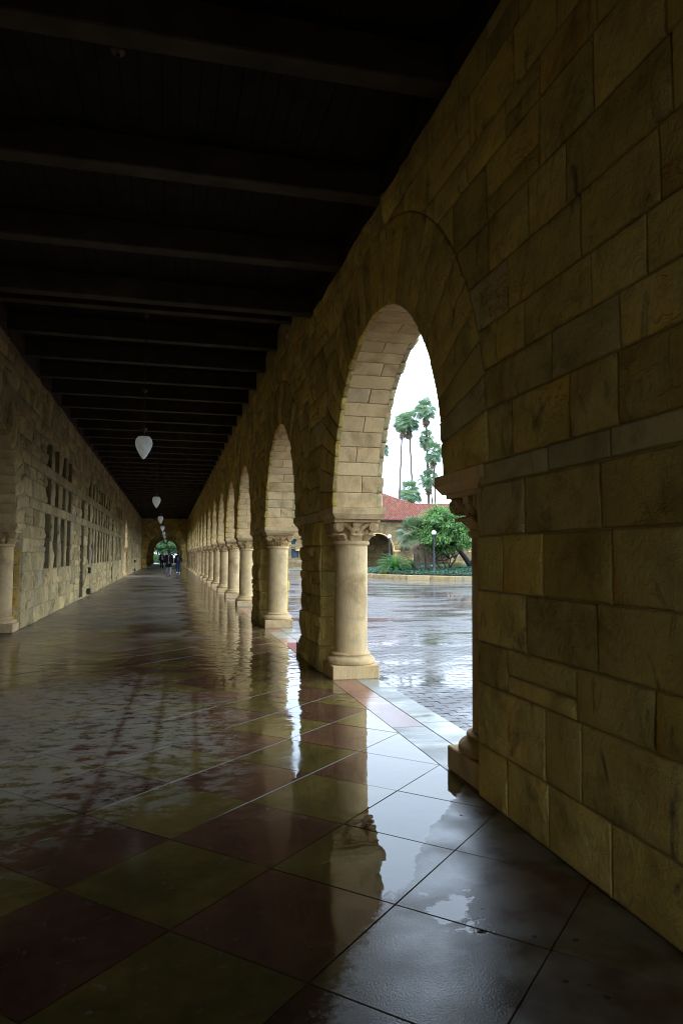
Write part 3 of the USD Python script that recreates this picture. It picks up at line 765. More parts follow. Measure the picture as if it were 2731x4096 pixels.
# string course between the imposts, dressed smooth, slightly proud
for (a, b) in ((-8, 4.29), (9.28, 10.69), (15.68, 17.09)):
    y = a
    while y < b - 1e-6:
        l = rng.uniform(.55, 1.1)
        if b - (y + l) < .4: l = b - y
        v, f = rock_rect(l, ZI - 1.995, .05, .008, .12, rng, gap=.004)
        v = v + np.array([y, 1.995, .006])
        put(wall, 'string_course_stone', place((v, f), **RF), BAND, True, (rng.uniform(.3, .8), rng.uniform(.3, .8), rng.random()))
        y += l
# jamb stones behind the columns (faces towards the openings)
for (a, b) in PIER:
    for ye, s in ((a, -1), (b, 1)):
        if ye < 0: continue
        for k in range(6):
            v, f = rock_rect(XO - XR - .03, lowcuts[k + 1] - lowcuts[k], .03, rng.uniform(.02, .05), .12 if ye < 20 else .3, rng)
            v = v + np.array([XR + .005, lowcuts[k], 0])
            put(wall, 'jamb_stone', place((v, f), (0, ye + s * .004, 0), (1, 0, 0), (0, 0, 1), (0, s, 0)), ROCK, True, (rng.random() * .5, rng.random() * .6, rng.random()))
    # courtyard face
    for k in range(6):
        v, f = rock_rect(max(b - max(a, 2), .3), lowcuts[k + 1] - lowcuts[k], .03, rng.uniform(.03, .07), .12, rng)
        v = v + np.array([max(a, 2), lowcuts[k], 0])
        put(wall, 'courtyard_face_stone', place((v, f), (XO - .02, 0, 0), (0, 1, 0), (0, 0, 1), (1, 0, 0)), ROCK, True, (rng.random() * .4, .3 + rng.random() * .6, rng.random()))

# ------------------------------------------------------------------ columns
def spiral_pts(cx, cz, r0, r1, turns, start, sgn, n=60):
    t = np.linspace(0, 1, n)
    r = r0 + (r1 - r0) * t
    a = start + sgn * turns * 2 * PI * t
    return np.stack([cx + r * np.cos(a), cz + r * np.sin(a)], 1)

def capital_face(kind):
    """Carving of one face as flat outlines [(polygon, thickness)], u along the face, v up (heights from the floor)."""
    L = []
    for s in (-1, 1):
        cu, cv, R = s * .222, 1.900, .0635
        L.append((Point(cu, cv).buffer(R), .050))
        sp = spiral_pts(cu, cv, R - .008, .008, 2.2, PI / 2, s)
        L.append((LineString(sp).buffer(.0075), .068))
        stem = LineString([(cu, cv + R - .016), (cu - s * .05, cv + R - .02), (cu - s * .10, cv + R - .05), (cu - s * .15, cv + .0 - .02), (cu - s * .185, cv - .075)])
        stem = LineString(np.array([np.array(stem.interpolate(t, normalized=True).coords[0]) for t in np.linspace(0, 1, 14)]))
        L.append((stem.buffer(.022 if kind == 0 else .020), .040))
        if kind == 0:
            for k in (-1, 0, 1):
                L.append((stem.parallel_offset(.011 * abs(k), 'left' if k > 0 else 'right').buffer(.003) if k else stem.buffer(.003), .047))
        if kind == 1:
            c2u, c2v, r_ = s * .042, 1.905, .034
            L.append((Point(c2u, c2v).buffer(r_), .046))
            L.append((LineString(spiral_pts(c2u, c2v, r_ - .005, .006, 1.6, PI / 2, -s)).buffer(.006), .060))
            heart = LineString([(c2u + s * .028, c2v + .012), (c2u + s * .045, c2v - .02), (c2u + s * .03, c2v - .06), (s * .012, c2v - .115)])
            L.append((heart.buffer(.017), .040))
    if kind == 0:
        L.append((sbox(-.047, 1.905, .047, 1.962), .055))
        L.append((sbox(-.043, 1.845, .043, 1.907), .040))
    return L

def make_column(path, kind):
    rg = np.random.default_rng(50 + kind)
    put(path, 'plinth', bx(-.3, .3, -.298, .298, 0, .166, .008), SMOOTH, False, (.45, .6, .2))
    put(path, 'base', revolve([(0, .166), (.290, .166), (.308, .178), (.315, .20), (.311, .222), (.296, .242), (.272, .255), (.252, .268), (.244, .276), (.252, .281), (.258, .290), (.254, .300), (.243, .306), (.222, .309), (.214, .318), (0, .32)], 40), SMOOTH, 45, (.5, .6, .3))
    prof = [(.213, .312)] + [(.2135 - .0025 * ((z - .312) / 1.36) ** 2, z) for z in np.linspace(.4, 1.60, 8)] + [(.211, 1.674)]
    put(path, 'shaft', revolve(prof, 44), SMOOTH, True, (.55 if kind == 0 else .8, .6, .5 + .3 * kind))
    put(path, 'neck_ring', revolve([(.20, 1.672), (.226, 1.674), (.236, 1.684), (.240, 1.70), (.237, 1.716), (.228, 1.726), (.20, 1.73)], 40), SMOOTH, True, (.5, .6, .4))
    parts = [revolve([(.19, 1.722), (.214, 1.73), (.208, 1.76), (.210, 1.80), (.220, 1.85), (.236, 1.90), (.250, 1.94), (.252, 1.964), (0, 1.964)], 40)]
    for q in range(4):
        ang = q * PI / 2
        a = np.array([math.cos(ang), math.sin(ang), 0]); n = np.array([math.sin(ang), -math.cos(ang), 0])
        for P, th in capital_face(kind):
            for gp in getattr(P, 'geoms', [P]):
                v, f = extrude(gp.simplify(.0015), th + .03)
                lean = np.clip((1.90 - v[:, 1]) / .16, 0, 1.2) * .042       # the carving follows the bell inwards as it descends
                v = v.copy(); v[:, 2] += .195 - lean
                parts.append(place((v, f), (0, 0, 0), a, (0, 0, 1), n))
    if kind == 0:      # curled leaves
        for q in range(8):
            ang = q * PI / 4 + (0 if q % 2 else 0)
            big = q % 2 == 0
            w = .075 if big else .06
            pts = []
            for (r, z, ww, rad) in ((.205, 1.735, w * .75, .014), (.225, 1.775, w, .015), (.262 + (.0 if big else .03), 1.808, w, .012), (.288 + (0 if big else .045), 1.800, w * .55, .011)):
                for s in (-1, 1):
                    pts.append(m3.Manifold.sphere(rad, 10).translate([r, s * ww, z]))
            lf = m3.Manifold.batch_hull(pts[:6]) + m3.Manifold.batch_hull(pts[4:])
            parts.append(mf(lf.rotate([0, 0, math.degrees(ang)])))
    else:              # beaded ring
        for q in range(26):
            ang = q / 26 * 2 * PI
            bd = m3.Manifold.batch_hull([m3.Manifold.sphere(.017, 10).translate([.245, 0, 1.795]), m3.Manifold.sphere(.010, 8).translate([.222, 0, 1.745])])
            parts.append(mf(bd.rotate([0, 0, math.degrees(ang)])))
    cap = put(path, 'capital', join(parts), SMOOTH, 35, (.5, .55, .35))
    put(cap, 'abacus', bx(-.298, .298, -.315, .315, 1.960, 1.997, .004), SMOOTH, False, (.5, .6, .6))
    # impost: cove under a square fascia
    prof = [(.300, 1.997), (.305, 2.006), (.322, 2.028), (.340, 2.056), (.343, 2.058), (.343, 2.135)]
    V, F = [], []
    for r, z in prof:
        sx, syy = r, r + .087
        V += [(-sx, -syy, z), (sx, -syy, z), (sx, syy, z), (-sx, syy, z)]
    for k in range(len(prof) - 1):
        for c in range(4):
            a, b = k * 4 + c, k * 4 + (c + 1) % 4
            F += [(a, b, b + 4), (a, b + 4, a + 4)]
    k = (len(prof) - 1) * 4
    F += [(k, k + 1, k + 2), (k, k + 2, k + 3), (0, 2, 1), (0, 3, 2)]
    put(path, 'impost', (np.array(V, float), np.array(F)), SMOOTH, False, (.55, .65, .8))

ORD = ['first', 'second', 'third', 'fourth', 'fifth', 'sixth', 'seventh', 'eighth', 'ninth', 'tenth', 'eleventh', 'twelfth', 'thirteenth', 'fourteenth', 'fifteenth']
XC = 2.30
clabels = ['dark near column with scrolled capital set against the shadowed wall at the right',
           'large pale column with spiral volutes standing in front at the left of the big arch',
           'column on the far side of the first broad pier, seen past its rough stones',
           'grey-green column with heart-shaped scrolls on its capital, left of the second arch',
           'column on the far side of the second broad pier, almost hidden by it']
cprot = []
for k in (0, 1):
    pass
GRP = 'sandstone columns of the right-hand arcade'
order = [1, 3, 0, 2, 4] + list(range(5, len(COLY)))
proto = {}
made = {}
for idx in order:
    y = COLY[idx]
    kind = 0 if idx in (1, 0, 2) else 1 if idx in (3, 4) else (0 if idx % 3 == 2 else 1)
    lab = clabels[idx] if idx < 5 else f'slender column, {ORD[idx - 5]} of the receding row beyond the two broad piers'
    if kind not in proto:
        proto[kind] = thing('stone_column', lab, 'column', (XC, y, 0), 0, GRP)
        make_column(proto[kind], kind)
    else:
        copy_of(proto[kind], 'stone_column', lab, 'column', (XC, y, 0), PI * (idx % 2), GRP)

# ------------------------------------------------------------------ left-hand building wall with slit windows
bw = thing('building_wall', 'rock-faced sandstone wall at the left with grids of tall slit windows', 'building')
LA = [13.2, 52.0]
SL = []                                    # openings (y0,y1,z0,z1)
def slits(y0, n):
    for k in range(n):
        for (a, b) in ((1.165, 2.53), (2.76, 3.42), (3.68, 4.30)):
            SL.append((y0 + 1.28 * k, y0 + 1.28 * k + .87, a, b))
slits(18.3, 4); slits(27.6, 8); slits(42.2, 4); slits(59.0, 4); slits(66.4, 8)
for y in (25.45, 39.05, 64.6):
    SL.append((y, y + 1.08, 0.03, 2.53)); SL.append((y, y + 1.08, 2.76, 3.42))
op = [sbox(y0, z0, y1, z1) for (y0, y1, z0, z1) in SL]
aop = []
for c in LA:
    aop.append(disc(c, RI + .012).intersection(sbox(c - 3, ZI - .001, c + 3, 9)))
    aop.append(sbox(c - 2.47, -.01, c + 2.47, ZI))
core = sbox(-8, 0, YEND, 6.05).difference(unary_union(op + aop))
put(bw, 'core', place(extrude(core, .612), (XL - .62, 0, 0), (0, 1, 0), (0, 0, 1), (1, 0, 0)), MORTAR_L)
LF = dict(o=(XL, 0, 0), a=(0, 1, 0), b=(0, 0, 1), n=(1, 0, 0))
rng = np.random.default_rng(31)
ls = StoneSet(); lb = StoneSet()
bands = [(0, .36), (.36, .76), (.76, 1.165), (1.165, 2.53), (2.53, 2.76), (2.76, 3.42), (3.42, 3.68), (3.68, 4.30), (4.30, 4.66), (4.66, 5.06), (5.06, 5.46)]
lext = unary_union([disc(c, RE).intersection(sbox(c - 3, ZI, c + 3, 9)) for c in LA])
lblock = unary_union([lext] + [sbox(c - 2.47, -.01, c + 2.47, ZI) for c in LA])
for (z0, z1) in bands:
    blocks = sorted([(y0, y1) for (y0, y1, a, b) in SL if a < z1 - .02 and b > z0 + .02])
    y = -8.0
    spans = []
    for (a, b) in blocks:
        spans.append((y, a)); y = b
    spans.append((y, YEND))
    lint = (z0, z1) in ((2.53, 2.76), (3.42, 3.68))
    for (a, b) in spans:
        if b - a < .05: continue
        if lint:
            rr = ashlar(a, b, z0, z1, rng, .3, .3, 1.0, 1.9, 0)
        elif b - a < .75:
            n = 1 if z1 - z0 < .8 else rng.integers(1, 3)
            zz = np.linspace(z0, z1, n + 1)
            rr = [(a, b, zz[k], zz[k + 1]) for k in range(n)]
        else:
            rr = ashlar(a, b, z0, z1, rng, .2, .42, .4, 1.05, .25)
        for (p, q, c, d) in rr:
            yc = (p + q) / 2
            R = sbox(p, c, q, d)
            bl = rng.uniform(.015, .03) if lint else rng.uniform(.035, .08)
            if b - a < .75: bl = rng.uniform(.04, .075)
            res = max(res_at(yc), .07) if yc < 24 else (.16 if yc < 40 else .4)
            if R.intersects(lblock):
                Q = R.difference(lblock)
                for gp in getattr(Q, 'geoms', [Q]):
                    if gp.is_empty or gp.geom_type != 'Polygon' or gp.area < .008: continue
                    vf = rock_poly(gp, .05, bl, max(res, .1), rng)
                    if vf: ls.add(place(vf, **LF), gp.area, rng)
            else:
                v, f = rock_rect(q - p, d - c, .05, bl, res, rng)
                v = v + np.array([p, c, .008 if lint else 0])
                (lb if lint else ls).add(place((v, f), **LF), R.area, rng, (rng.uniform(.5, 1), rng.random(), rng.random()) if lint else None)
ls.build(bw, 'wall_stone', ROCK_L)
lb.build(bw, 'lintel_stone', LINTEL)
lv = StoneSet()
for ai, c in enumerate(LA):
    n = 23
    cuts = np.linspace(0, PI, n + 1)
    for k in range(n):
        th = np.linspace(cuts[k], cuts[k + 1], 5)
        P = Polygon([(c + RI * math.cos(t), ZI + RI * math.sin(t)) for t in th] + [(c + RE * math.cos(t), ZI + RE * math.sin(t)) for t in th[::-1]])
        vf = rock_poly(P, .05, rng.uniform(.04, .08), .1 if ai == 0 else .3, rng)
        if vf: lv.add(place(vf, **LF), P.area, rng)
lv.build(bw, 'voussoir', ROCK_L)
lsb = StoneSet()
for ai, c in enumerate(LA):
    for k in range(30):
        for (xa, xb) in (((XL - .61, XL - .002),) if k % 2 == 0 else ((XL - .61, XL - .3), (XL - .3, XL - .002))):
            lsb.add(soffit(xa, xb, c, k * PI / 30, (k + 1) * PI / 30, .2, rng), .1, rng, (.3 + .6 * rng.random(), .35 + .4 * rng.random(), rng.random()))
lsb.build(bw, 'soffit_block', SMOOTH)
# jambs beside the arches, reveals, sills and panes of the slits
for c in LA:
    for ye, s in ((c + 2.47, -1), (c - 2.47, 1)):
        for k in range(5):
            z0, z1 = [(0, .42), (.42, .86), (.86, 1.28), (1.28, 1.67), (1.67, 1.995)][k]
            v, f = rock_rect(.58, z1 - z0, .03, rng.uniform(.02, .05), .12, rng)
            put(bw, 'jamb_stone', place((v + np.array([XL - .6, z0, 0]), f), (0, ye - s * .004, 0), (1, 0, 0), (0, 0, 1), (0, s, 0)), ROCK, True, (rng.random() * .6, rng.random() * .6, rng.random()))
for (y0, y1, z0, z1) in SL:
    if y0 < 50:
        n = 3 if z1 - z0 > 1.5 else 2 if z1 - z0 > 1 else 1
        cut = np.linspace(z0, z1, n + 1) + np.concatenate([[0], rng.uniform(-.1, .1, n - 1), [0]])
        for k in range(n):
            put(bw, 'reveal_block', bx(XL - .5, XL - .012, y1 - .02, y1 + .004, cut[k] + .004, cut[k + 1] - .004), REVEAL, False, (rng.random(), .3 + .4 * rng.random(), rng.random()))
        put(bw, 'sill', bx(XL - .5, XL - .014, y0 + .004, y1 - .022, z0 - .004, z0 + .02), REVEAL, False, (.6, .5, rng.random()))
    put(bw, 'window_pane', bx(XL - .53, XL - .50, y0 - .01, y1 + .01, z0 - .01, z1 + .01), DARKGLASS, label=None)
# rooms and passage behind the arches
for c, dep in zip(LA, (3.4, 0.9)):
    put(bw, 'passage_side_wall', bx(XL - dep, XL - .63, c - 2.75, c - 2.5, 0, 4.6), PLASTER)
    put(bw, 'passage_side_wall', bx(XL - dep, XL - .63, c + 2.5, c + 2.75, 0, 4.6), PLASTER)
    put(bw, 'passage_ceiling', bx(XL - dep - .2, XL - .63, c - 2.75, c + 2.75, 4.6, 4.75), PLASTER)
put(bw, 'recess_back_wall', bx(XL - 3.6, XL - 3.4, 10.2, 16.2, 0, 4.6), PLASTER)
LG = 'columns of the arched openings in the left wall'
for y, lab in ((15.38, 'pale column with scrolled capital cut by the left edge of the view'), (11.02, 'column on the hidden near side of the first left-hand opening'),
               (54.18, 'sunlit column in the far left-hand opening, beyond the slit windows'), (49.82, 'column on the near side of the far left-hand opening')):
    copy_of(proto[0], 'stone_column', lab, 'column', (XL - .308, y, 0), 0, LG)
for (y, z, lab) in ((27.60, .95, 'small black box fixed to the left wall under the slit windows'), (27.63, .18, 'small black box near the floor of the left wall'), (64.3, .95, 'upper of two tiny black boxes on the far part of the left wall'), (64.4, .2, 'lower of two tiny black boxes on the far part of the left wall')):
    t = thing('junction_box', lab, 'box', (XL + .02, y, z))
    cs = put(t, 'case', bx(0, .13, -.10, .10, -.11, .11, .012), PLASTIC)
    put(cs, 'cover', bx(.128, .145, -.085, .085, -.095, .095, .006), PLASTIC)

# ------------------------------------------------------------------ end walls across the walk
def cross_wall(name, Y, label, fine):
    t = thing(name, label, 'wall')
    c = -.47
    opn = unary_union([disc(c, RI + .012).intersection(sbox(c - 3, ZI - .001, c + 3, 9)), sbox(c - 1.9, -.01, c + 1.9, ZI)])
    put(t, 'core', place(extrude(sbox(XL - 1, 0, XO + .5, 6.05).difference(opn), .55), (0, Y + .02, 0), (1, 0, 0), (0, 0, 1), (0, 1, 0)), MORTAR)
    rg = np.random.default_rng(int(Y))
    ss, vv = StoneSet(), StoneSet()
    fr = dict(o=(0, Y, 0), a=(1, 0, 0), b=(0, 0, 1), n=(0, -1, 0))
    ee = disc(c, RE).intersection(sbox(c - 3, ZI, c + 3, 9)).union(sbox(c - 1.9, -.01, c + 1.9, ZI))
    for (a, b, cc, d) in ashlar(XL, XR, 0, ZI, rg, .3, .45, .5, .9, .1) + ashlar(XL, XR, ZI, 5.5, rg, .24, .4, .5, 1.0, .2):
        Q = sbox(a, cc, b, d).difference(ee)
        for gp in getattr(Q, 'geoms', [Q]):
            if gp.is_empty or gp.geom_type != 'Polygon' or gp.area < .01: continue
            vf = rock_poly(gp, .04, .045, .25, rg)
            if vf: ss.add(place(vf, **fr), gp.area, rg)
    for k in range(23):
        th = np.linspace(k * PI / 23, (k + 1) * PI / 23, 4)
        P = Polygon([(c + RI * math.cos(x), ZI + RI * math.sin(x)) for x in th] + [(c + RE * math.cos(x), ZI + RE * math.sin(x)) for x in th[::-1]]).intersection(sbox(XL, 0, XR, 9))
        vf = rock_poly(P, .04, rg.uniform(.04, .09), .25, rg)
        if vf: vv.add(place(vf, **fr), P.area, rg)
    ss.build(t, 'wall_stone', ROCK); vv.build(t, 'voussoir', ROCK)
    put(t, 'arch_lining', place(extrude(disc(c, RI + .01).difference(disc(c, RI - .02)).intersection(sbox(c - 3, ZI, c + 3, 9)), .57), (0, Y + .01, 0), (1, 0, 0), (0, 0, 1), (0, 1, 0)), SMOOTH, False, (.5, .5, .5))
    return t
cross_wall('end_wall', YEND, 'shadowed stone end wall with a round arch at the far end of the walk', True)
cross_wall('inner_end_wall', 99.0, 'second arched stone wall seen through the arch of the end wall', False)
cross_wall('outer_end_wall', 122.5, 'last arched stone wall framing the green trees', False)
for (Y, who) in ((YEND, 'end wall'), (99.0, 'second end wall')):
    for s, side in ((-1, 'left'), (1, 'right')):
        copy_of(proto[0], 'stone_column', f'column carrying the {side} side of the {who} arch', 'column', (-.47 + s * 2.13, Y + .3, 0), 0, 'columns of the end wall arches')
# roof and side walls of the stretch beyond the end wall
pav2 = thing('far_gallery', 'dim roofed gallery continuing behind the end wall arch', 'building')
put(pav2, 'roof', bx(-6, 5, YEND + .5, 123, 6.05, 6.3), PLANK)
for (a, b) in ((YEND + .6, 88), (92, 106), (110, 122.5)):
    put(pav2, 'side_wall', bx(XL - 1.2, XL - .8, a, b, 0, 6.05), PLASTER)
    put(pav2, 'side_wall', bx(XO + .4, XO + .8, a, b, 0, 6.05), PLASTER)
back = thing('rear_wall', 'added unseen cross wall behind the viewer, its wide opening shaped to light the right wall', 'wall')  # unseen, added with an opening that lights the near right wall
put(back, 'pier', bx(XL - .6, XL + .9, -8.4, -8.0, 0, 6.05), PLASTER)
put(back, 'header', bx(XL + .9, XO, -8.4, -8.0, 4.3, 6.05), PLASTER)  # closes the top of the opening to keep its light off the beams

# ------------------------------------------------------------------ timber ceiling
ceil = thing('timber_ceiling', 'dark timber ceiling of heavy cross beams and boards over the walk', 'ceiling')
rng = np.random.default_rng(5)
NEAR = 10.05
for k in range(-7, 4):                     # low bay above the viewer
    y = 4.80 + 1.715 * k
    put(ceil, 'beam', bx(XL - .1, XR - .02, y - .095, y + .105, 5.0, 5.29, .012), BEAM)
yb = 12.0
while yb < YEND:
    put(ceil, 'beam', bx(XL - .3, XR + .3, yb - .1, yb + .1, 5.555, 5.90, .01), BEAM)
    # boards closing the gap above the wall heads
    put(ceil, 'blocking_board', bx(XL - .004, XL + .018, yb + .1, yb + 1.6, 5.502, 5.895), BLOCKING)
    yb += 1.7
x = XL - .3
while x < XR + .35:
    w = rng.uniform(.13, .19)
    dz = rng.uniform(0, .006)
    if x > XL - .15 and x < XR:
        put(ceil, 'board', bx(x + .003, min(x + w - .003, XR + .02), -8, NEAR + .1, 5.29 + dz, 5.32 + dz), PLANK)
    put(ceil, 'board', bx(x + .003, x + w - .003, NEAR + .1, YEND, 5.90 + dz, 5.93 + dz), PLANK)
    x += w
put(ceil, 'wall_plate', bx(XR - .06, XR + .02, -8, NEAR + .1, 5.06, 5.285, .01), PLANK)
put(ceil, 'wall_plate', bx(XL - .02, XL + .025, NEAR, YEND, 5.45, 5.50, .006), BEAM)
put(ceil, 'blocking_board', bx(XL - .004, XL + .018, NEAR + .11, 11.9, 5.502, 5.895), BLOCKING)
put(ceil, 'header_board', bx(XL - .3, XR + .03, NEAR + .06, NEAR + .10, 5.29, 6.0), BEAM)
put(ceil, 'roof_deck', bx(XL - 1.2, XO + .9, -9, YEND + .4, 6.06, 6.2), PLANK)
for (x_, y_, zz) in ((-.44, 5.35, 5.29), (-.45, 7.05, 5.29), (-.43, 8.65, 5.29)):
    t = thing('ceiling_knob', f'small round fitting on the ceiling boards {["above the near beam", "between the second and third beams", "before the last low beam"][int((y_ - 5) / 1.6)]}', 'fitting', (x_, y_, zz))
    put(t, 'rose', revolve([(0, -.03), (.03, -.03), (.055, -.012), (.06, 0.0)], 16), BRASS, True)
    put(t, 'stud', revolve([(0, -.055), (.014, -.052), (.018, -.03)], 10), BRASS, True)

# ------------------------------------------------------------------ pendant lamps
def make_lamp(t):
    # origin at the tip of the glass
    prof = [(0.0, 0.0), (.012, .004), (.03, .018), (.058, .062), (.088, .115), (.118, .175), (.138, .228), (.147, .275), (.147, .312), (.138, .350), (.120, .383), (.098, .405), (.088, .412)]
    P = np.array(prof)
    zz = np.linspace(0, .412, 40)
    rr = np.interp(zz, P[:, 1], P[:, 0])
    n = 112
    a = np.arange(n) / n * 2 * PI
    V, F = revolve(np.c_[rr, zz], n)
    ang = np.arctan2(V[:, 1], V[:, 0]); rad = np.hypot(V[:, 0], V[:, 1])
    rib = 1 + .030 * np.cos(14 * (ang + 5.0 * V[:, 2])) * np.clip(rad / .05, 0, 1)
    V[:, 0] *= rib; V[:, 1] *= rib
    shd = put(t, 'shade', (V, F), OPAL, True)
    put(shd, 'shade_ring', revolve([(.086, .405), (.100, .405), (.104, .415), (.098, .432), (.06, .445), (.03, .455), (0, .458)], 28), BRASS, 40)
    put(t, 'socket_cup', revolve([(.0, .452), (.02, .455), (.024, .50), (.05, .54), (.055, .565), (.03, .58), (.0, .582)], 20), BRASS, True)
    put(t, 'rod', tube([(0, 0, .57), (0, 0, 1.22)], .011, 10), BRASS, True)
    put(t, 'coupling', revolve([(0, 1.20), (.02, 1.205), (.05, 1.24), (.056, 1.265), (.03, 1.285), (0, 1.29)], 20), BRASS, True)
    put(t, 'upper_rod', tube([(0, 0, 1.28), (0, 0, 2.60)], .010, 10), BRASS, True)
    put(t, 'ceiling_rose', revolve([(0, 2.56), (.03, 2.565), (.07, 2.60), (.08, 2.655)], 20), BRASS, True)
lamp0 = None
lwords = ['largest and nearest', 'second', 'third', 'fourth', 'fifth', 'sixth']
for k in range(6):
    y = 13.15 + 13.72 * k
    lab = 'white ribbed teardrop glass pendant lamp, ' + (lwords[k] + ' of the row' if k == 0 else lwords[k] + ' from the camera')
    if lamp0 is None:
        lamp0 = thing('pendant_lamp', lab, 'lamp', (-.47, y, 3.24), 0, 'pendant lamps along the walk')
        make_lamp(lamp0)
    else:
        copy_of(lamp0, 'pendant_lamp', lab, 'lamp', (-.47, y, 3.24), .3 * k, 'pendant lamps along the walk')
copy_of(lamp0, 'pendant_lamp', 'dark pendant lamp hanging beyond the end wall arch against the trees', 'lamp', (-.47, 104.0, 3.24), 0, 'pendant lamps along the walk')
#@@MORE@@
# ------------------------------------------------------------------ courtyard planter
PC, PR = np.array([25.435, 51.077]), 12.167
planter = thing('round_planter', 'wide round planting bed edged by a low tan stone curb', 'planter', (PC[0], PC[1], 0))
rng = np.random.default_rng(8)
nseg = 44
for k in range(nseg):
    a0, a1 = k / nseg * 2 * PI + .0007, (k + 1) / nseg * 2 * PI - .0007
    th = np.linspace(a0, a1, 5)
    prof = [(PR, -.03), (PR + .004, .06), (PR, .235), (PR - .018, .262), (PR - .05, .272), (PR - .36, .272), (PR - .38, .25), (PR - .38, -.03)]
    V = np.array([(r * math.cos(t), r * math.sin(t), z) for t in th for r, z in prof])
    m = len(prof); F = []
    for i in range(4):
        for j in range(m):
            p, q = i * m + j, i * m + (j + 1) % m
            F += [(p, p + m, q + m), (p, q + m, q)]
    for j in range(1, m - 1):
        F += [(0, j, j + 1), (4 * m, 4 * m + j + 1, 4 * m + j)]
    put(planter, 'curb_stone', (V, np.array(F)), CURB, False, (rng.random(), rng.random() * .7, rng.random()))
def mound(x, y):
    r = np.hypot(x - PC[0], y - PC[1])
    return .22 + .42 * np.clip(1 - (r / (PR - .4)) ** 2, 0, 1) ** .8
rr = np.linspace(0, PR - .37, 14); aa = np.arange(64) / 64 * 2 * PI
V = np.array([(r * math.cos(a), r * math.sin(a), mound(PC[0] + r * math.cos(a), PC[1] + r * math.sin(a))) for r in rr for a in aa])
F = []
for i in range(13):
    for j in range(64):
        p, q = i * 64 + j, i * 64 + (j + 1) % 64
        F += [(p, p + 64, q + 64), (p, q + 64, q)]
put(planter, 'soil', (V, np.array(F)), SOIL, True, kind=None)

def leaves(C, N, D, L, W, rng, tone0=0.0, tone1=1.0, fold=.25):
    """Leaf blades: centre C, normal-ish N, direction D (n,3), length L, width W -> mesh and tones (4 triangles each)."""
    n = len(C)
    D = D / np.maximum(np.linalg.norm(D, axis=1, keepdims=True), 1e-9)
    S = np.cross(D, N); S /= np.maximum(np.linalg.norm(S, axis=1, keepdims=True), 1e-9)
    U = np.cross(S, D)
    L = np.broadcast_to(np.asarray(L, float), (n,))[:, None]; W = np.broadcast_to(np.asarray(W, float), (n,))[:, None]
    base = C - D * L * .5
    mid = C + U * L * .06
    l, r = mid + S * W * .5 + U * W * fold, mid - S * W * .5 + U * W * fold
    tip = C + D * L * .5 - U * L * .10
    V = np.stack([base, l, tip, r, mid], 1).reshape(-1, 3)
    o = np.arange(n)[:, None] * 5
    F = np.concatenate([o + np.array([[0, 4, 1]]), o + np.array([[1, 4, 2]]), o + np.array([[0, 3, 4]]), o + np.array([[3, 2, 4]])])
    t = rng.uniform(tone0, tone1, n)
    T = np.repeat(np.stack([t, rng.random(n), rng.random(n)], 1), 5, 0)
    return V, F, T

def rand_dirs(n, rng):
    v = rng.normal(0, 1, (n, 3))
    return v / np.linalg.norm(v, axis=1, keepdims=True)

# ground cover over the bed, thick where it faces the walk
n = 30000
a = rng.uniform(0, 2 * PI, n); r = (PR - .42) * np.sqrt(rng.random(n))
front = (np.cos(a) * -.75 + np.sin(a) * -.66) > -.25
a, r = a[front], r[front]
X, Y = PC[0] + r * np.cos(a), PC[1] + r * np.sin(a)
Z = mound(X, Y) + .06 + .20 * rng.random(len(X)) * (meshkit.fbm(np.stack([X * 1.4, Y * 1.4, X * 0], -1), 3, 4) + .35)
D = rand_dirs(len(X), rng); D[:, 2] = D[:, 2] * .35 + .1
N = rand_dirs(len(X), rng) * .55 + [0, 0, 1]
V, F, T = leaves(np.stack([X, Y, Z], 1), N, D, rng.uniform(.12, .20, len(X)), rng.uniform(.09, .14, len(X)), rng)
gc = put('/World', 'ground_cover', (V, F), IVY, False, T)
tag(stage.GetPrimAtPath(gc), 'low dark green ground cover filling the planting bed behind the curb', 'ground cover', kind='stuff')

# ------------------------------------------------------------------ trees
def limb(p0, p1, r0, r1, rng, bend=.12, n=6):
    p0, p1 = np.array(p0, float), np.array(p1, float)
    t = np.linspace(0, 1, n)[:, None]
    L = np.linalg.norm(p1 - p0)
    off = rng.normal(0, bend * L, 3)
    P = p0 + (p1 - p0) * t + off * np.sin(t * PI) * .5
    return tube(P, np.linspace(r0, r1, n), 8)

